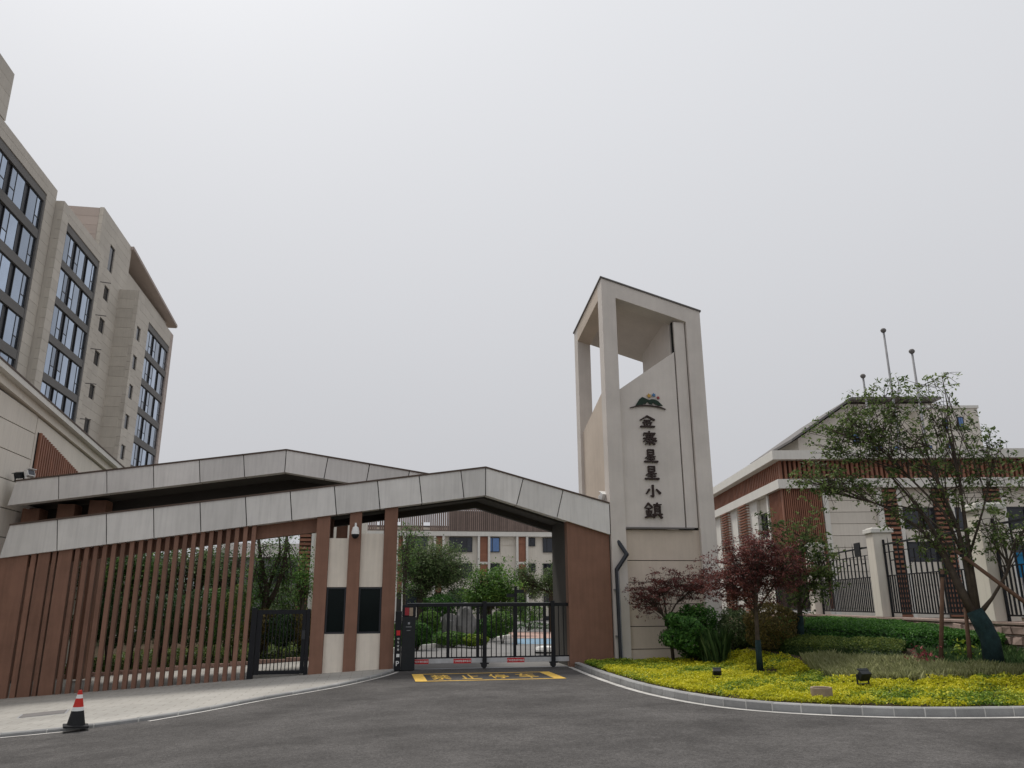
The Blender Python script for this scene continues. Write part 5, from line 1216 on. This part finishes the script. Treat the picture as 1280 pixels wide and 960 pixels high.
def ctree(label, base_px, Y, trunkpts, blobs, mat='leaf_dark', leaf=(.16, .08), per=26, sig=.35, name='courtyard_tree', bark='bark', arch=.12, limb_r=.06, **kw):
    k = Y/1000.0
    trs = []
    for ti, tp in enumerate(trunkpts):
        pts = [(*atY(x, y, Y), r) for x, y, r in tp]
        if ti == 0: p0 = pts[0]; pts = [(p0[0], p0[1], g(p0[0])-.12, p0[3])]+pts
        trs.append(pts)
    bl = []
    for (x, y, rx, ry, n, ti) in blobs: c = atY(x, y, Y); bl.append((c[0], c[1], c[2], rx*k, min(rx, ry)*k*1.1, ry*k, n, ti))
    return tree(name, label, 'tree', trs, bl, mat, bark, leaf=leaf, per=per, sig=sig, arch=arch, limb_r=limb_r, tip_r=.012, group='trees in the courtyard', **kw)
ctree('large rounded olive-green tree inside the gate left of the doorway axis', 0, 46, [[(527, 775, .28), (526, 745, .24), (530, 720, .16), (540, 695, .08)], [(527, 745, .15), (545, 725, .1), (560, 705, .05)]],
      [(540, 698, 44, 26, 60, 0), (560, 715, 30, 26, 40, 1), (520, 712, 26, 28, 34, 0), (545, 730, 40, 16, 28, 1)], 'leaf_olive', (.15, .06), 34, .34)
ctree('thin sparse tree with bare twigs just inside the booth pillar', 0, 38, [[(506, 790, .09), (505, 740, .07), (508, 690, .04), (514, 660, .015)]],
      [(510, 690, 14, 26, 14, 0), (514, 664, 16, 10, 7, 0), (506, 735, 12, 18, 6, 0)], 'leaf_tree', (.12, .05), 16, .22, limb_r=.03)
ctree('bright green bushy tree in the middle of the courtyard', 0, 50, [[(612, 775, .16), (612, 752, .13), (613, 730, .07)]], [(612, 732, 30, 22, 46, 0), (600, 748, 26, 14, 24, 0), (630, 745, 22, 16, 24, 0)], 'leaf_fresh', (.17, .08), 34, .34)
ctree('small olive tree with dark trunk beside the finger post', 0, 55, [[(690, 770, .2), (689, 742, .17), (686, 725, .1)], [(689, 742, .1), (660, 728, .05)]], [(690, 722, 16, 14, 26, 0), (655, 722, 18, 14, 24, 1), (672, 735, 18, 10, 14, 1)], 'leaf_olive', (.16, .07), 28, .3)
ctree('slender tree by the right courtyard edge', 0, 60, [[(705, 780, .1), (703, 750, .08), (700, 730, .04)]], [(700, 742, 14, 22, 22, 0)], 'leaf_tree', (.15, .06), 18, .3)
def cshrub(name, label, px, py, rx, ry, Y, n, mat, leaf=(.13, .06), group=None, zmin=-.06, rd=None):
    c = atY(px, py, Y); k = Y/1000
    return shrub(name, label, 'shrub', c, (rx*k, rd or rx*k*.8, ry*k), n, mat, leaf, group=group, zmin=zmin)
cshrub('topiary_ball', 'clipped green topiary ball behind the sliding gate', 536, 778, 14, 14, 38, 3200, 'leaf_fresh', (.1, .05))
for (px, py, rx, ry, Y, n, mt, lab) in ((575, 752, 22, 16, 52, 2600, 'leaf_dark', 'dark evergreen shrub under the rounded courtyard tree'), (548, 757, 20, 13, 44, 2400, 'leaf_hedge', 'mid-green shrub before the rounded tree trunk'), (612, 784, 18, 13, 42, 2600, 'leaf_hedge', 'broad green shrub right of the grey boulders'), (628, 778, 16, 14, 40, 2200, 'leaf_fresh', 'light green shrub beside the finger post'), (566, 798, 22, 8, 37, 2200, 'leaf_fresh', 'low spreading green shrub at the foot of the boulders'), (522, 792, 18, 14, 35, 2400, 'leaf_hedge', 'green shrub below the topiary ball'), (665, 787, 30, 9, 62, 2600, 'leaf_dark', 'dark low shrub past the finger post'), (640, 755, 20, 13, 56, 2400, 'leaf_dark', 'dark shrub behind the bright bushy tree'), (595, 800, 16, 7, 36, 1600, 'leaf_lime', 'small lime shrub near the courtyard kerb'), (660, 765, 22, 12, 58, 2200, 'leaf_fresh', 'pale green shrub at the back of the courtyard')):
    cshrub('courtyard_shrub', lab, px, py, rx, ry, Y, n, mt, group='shrubs in the courtyard')
def boulder(label, px, py, w, h, Y):
    k = Y/1000; c = atY(px, py, Y); z0 = isl_h(c[0], c[1])-.15
    bm = bmesh.new(); bmesh.ops.create_icosphere(bm, subdivisions=3, radius=1)
    rs_ = random.Random(px)
    ph = [rs_.uniform(0, 6) for _ in range(4)]
    for v in bm.verts:
        d = v.co.normalized(); s = 1+.14*math.sin(d.x*4+ph[0])*math.sin(d.z*5+ph[1])+.08*math.sin(d.y*7+d.z*6+ph[2])
        v.co = Vector((d.x*w*k*s, d.y*w*k*.7*s, (d.z*s*.5+.5)*h*k+.0))
    me = bpy.data.meshes.new('boulder'); bm.to_mesh(me); bm.free()
    o = link('boulder', me, 'rock', None, (c[0], c[1], z0)); meta(o, label, 'boulder', 'grey boulders in the courtyard')
boulder('pale grey pointed boulder left of the dark one inside the gate', 562, 775, 9, 40, 38.5); boulder('broad dark grey upright boulder inside the gate', 581, 775, 13, 50, 38.8)
# finger post
p = atC(645, 806)
SPs = thing('finger_post', (p[0], p[1], -.06), 'dark signpost with two direction boards inside the gate', 'signpost'); Yp = p[1]
zt = float(atY(645, 733, Yp)[2]); k = Yp/1010
bx('pole', 'black_metal', SPs, p[0]-.06, p[0]+.06, Yp-.06, Yp+.06, -.06, zt); bx('board', 'lamp_black', SPs, p[0]+.062, p[0]+.062+9*k*1.0, Yp-.04, Yp+.0, zt-8*k, zt-4*k); bx('board', 'lamp_black', SPs, p[0]-.062-10*k, p[0]-.062, Yp-.04, Yp+.0, zt-13*k, zt-9*k)
# white kerb nose near the right gate post
p = atC(682, 818); mm = MB(); 
BL = thing('white_kerb_nose', (p[0], p[1], -.06), 'low white-painted traffic island nose behind the right gate post', 'kerb')
lathe(MB(), p[0], p[1], [(.42, -.06), (.42, .12), (.36, .22), (.15, .26)], 18).build('nose', 'white_paint', BL, smooth=False); lathe(MB(), p[0], p[1], [(.425, .0), (.425, .06)], 18).build('band', 'rubber_black', BL)

# ------------------------------------------------------------------ garden behind the slatted screen
gsz = lambda x, y: g(x)+.06+.012*(y-31.6)
column_sheet('garden_soil', list(np.linspace(-20, -2.2, 20)), lambda x: 31.6, lambda x: 75.0, gsz, 'earth', 10)
gk = bpy.data.objects.new('garden_kerb', None); COL.objects.link(gk); gk['kind'] = 'structure'; OFFS[gk.name] = np.zeros(3)
for i in range(10): bx('kerb_stone', 'court_pink', gk, -12.1+i*.99, -12.1+i*.99+.97, 31.42, 31.62, g(-12.1+i*.99)-.1, g(-11.6+i*.99)+.13)
GT = [(128, 36, 'leaf_dark', 'dark garden tree behind the screen next to the low building'), (165, 34, 'leaf_tree', 'leafy garden tree behind the left part of the slatted screen'), (205, 38, 'leaf_dark', 'slim dark garden tree behind the middle of the slatted screen'), (240, 35, 'leaf_olive', 'olive garden tree behind the slatted screen past its middle'), (282, 39, 'leaf_dark', 'spindly garden tree behind the right part of the slatted screen')]
for (px, Y, mt, lab) in GT:
    j = lambda: random.uniform(-8, 8)
    ctree(lab, 0, Y, [[(px, 800, .1), (px+j()*.4, 770, .085), (px+j(), 735, .06), (px+j(), 700, .03)], [(px, 775, .06), (px+12, 735, .04), (px+18, 700, .02)], [(px, 778, .06), (px-12, 740, .04), (px-16, 700, .02)]],
          [(px, 705, 24, 22, 22, 0), (px+16, 712, 18, 22, 16, 1), (px-16, 715, 18, 22, 16, 2), (px, 745, 22, 18, 8, 0)], mt, (.13, .06), 22, .26, limb_r=.03)
ctree('forked dark tree with two bare slanting stems behind the side gate', 0, 34, [[(330, 800, .16), (330, 765, .14), (334, 735, .11), (326, 700, .07), (322, 660, .05)], [(331, 762, .12), (345, 738, .1), (356, 705, .08), (359, 665, .06)], [(336, 735, .06), (350, 690, .04), (348, 655, .03)]],
      [(330, 700, 18, 28, 16, 0), (360, 705, 18, 34, 22, 1), (345, 745, 24, 20, 14, 1), (318, 735, 16, 22, 12, 0)], 'leaf_tree', (.11, .05), 20, .24, limb_r=.025)
ctree('fresh green tree in front of the louvered wing', 0, 42, [[(378, 800, .1), (378, 760, .08), (379, 735, .05)]], [(375, 730, 16, 16, 22, 0), (382, 705, 10, 18, 10, 0)], 'leaf_fresh', (.13, .06), 22, .26, limb_r=.03)
for i, (px, ry, mt) in enumerate(((110, 16, 'leaf_dark'), (140, 22, 'leaf_dark'), (172, 20, 'leaf_olive'), (205, 22, 'leaf_dark'), (238, 24, 'leaf_dark'), (268, 26, 'leaf_hedge'), (295, 26, 'leaf_lowhedge'), (325, 16, 'leaf_bronze'), (352, 14, 'leaf_dark'), (378, 16, 'leaf_bronze'))):
    names = ['behind the broad boards', 'behind the first open slats', 'below the leafy garden tree', 'below the slim dark garden tree', 'left of the olive garden tree', 'right of the olive garden tree', 'behind the last slats', 'below the forked tree', 'behind the side gate bars', 'beside the side gate lock stile']
    ry = ry*1.35; c = atY(px, 806-ry, 33.0); k = .033
    shrub('garden_shrub', 'low dark shrub in the garden bed '+names[i], 'shrub', (c[0], 32.9+.2*(i % 2), c[2]), (20*k, .6, ry*k), 2600, mt, (.10, .05), group='shrubs behind the screen', zmin=gsz(c[0], 33)-.03)

for i, (px, py, rx, ry, Y, mt, lab) in enumerate(((120, 768, 26, 34, 44, 'leaf_dark', 'tall dark evergreen bush deep in the garden next to the low building'), (168, 762, 26, 38, 45, 'leaf_olive', 'tall olive bush deep in the garden behind the leafy tree'), (215, 765, 28, 36, 44, 'leaf_dark', 'tall dark bush deep in the garden behind the slim tree'), (262, 762, 28, 38, 45, 'leaf_tree', 'tall green bush deep in the garden behind the olive tree'), (312, 764, 28, 36, 46, 'leaf_dark', 'tall dark bush deep in the garden left of the forked tree'), (356, 766, 24, 34, 44, 'leaf_olive', 'tall olive bush deep in the garden behind the side gate'), (458, 770, 30, 34, 46, 'leaf_dark', 'tall dark bush behind the guard booth'))):
    cshrub('garden_bush', lab, px, py, rx, ry, Y, 4200, mt, (.15, .07), group='tall bushes deep in the garden', zmin=-.4)

n = 16000; xs_ = RNG.uniform(X_i[0]-1.5, X_i[-1], n); d_ = RNG.uniform(0, 1, n)**1.6*16+.25; ys_ = np.interp(xs_, X_i, Y_i)+d_
zz_ = np.array([isl_h(a, b) for a, b in zip(xs_, ys_)])+RNG.uniform(.0, .3, n)*np.clip(d_/2, .15, 1)
me = leaf_mesh('island_groundcover', np.column_stack([xs_, ys_, zz_]), rand_normals(n, .6), .14, .07, 'leaf_hedge', rnd=RNG.normal(.5, .25, n)); meta(link('island_groundcover', me, None, None, (0, 0, 0)), 'mixed green groundcover on the courtyard planting island', 'groundcover', kind='stuff')
n = 14000; xs_ = RNG.uniform(-12.0, -2.3, n); d_ = RNG.uniform(0, 1, n)**1.4*10+.1; ys_ = 31.65+d_
zz_ = np.array([gsz(a, b) for a, b in zip(xs_, ys_)])+RNG.uniform(.0, .3, n)*np.clip(d_/2, .15, 1)
me = leaf_mesh('garden_groundcover', np.column_stack([xs_, ys_, zz_]), rand_normals(n, .6), .13, .06, 'leaf_lowhedge', rnd=RNG.normal(.45, .25, n)); meta(link('garden_groundcover', me, None, None, (0, 0, 0)), 'low dark groundcover in the garden behind the slatted screen', 'groundcover', kind='stuff')
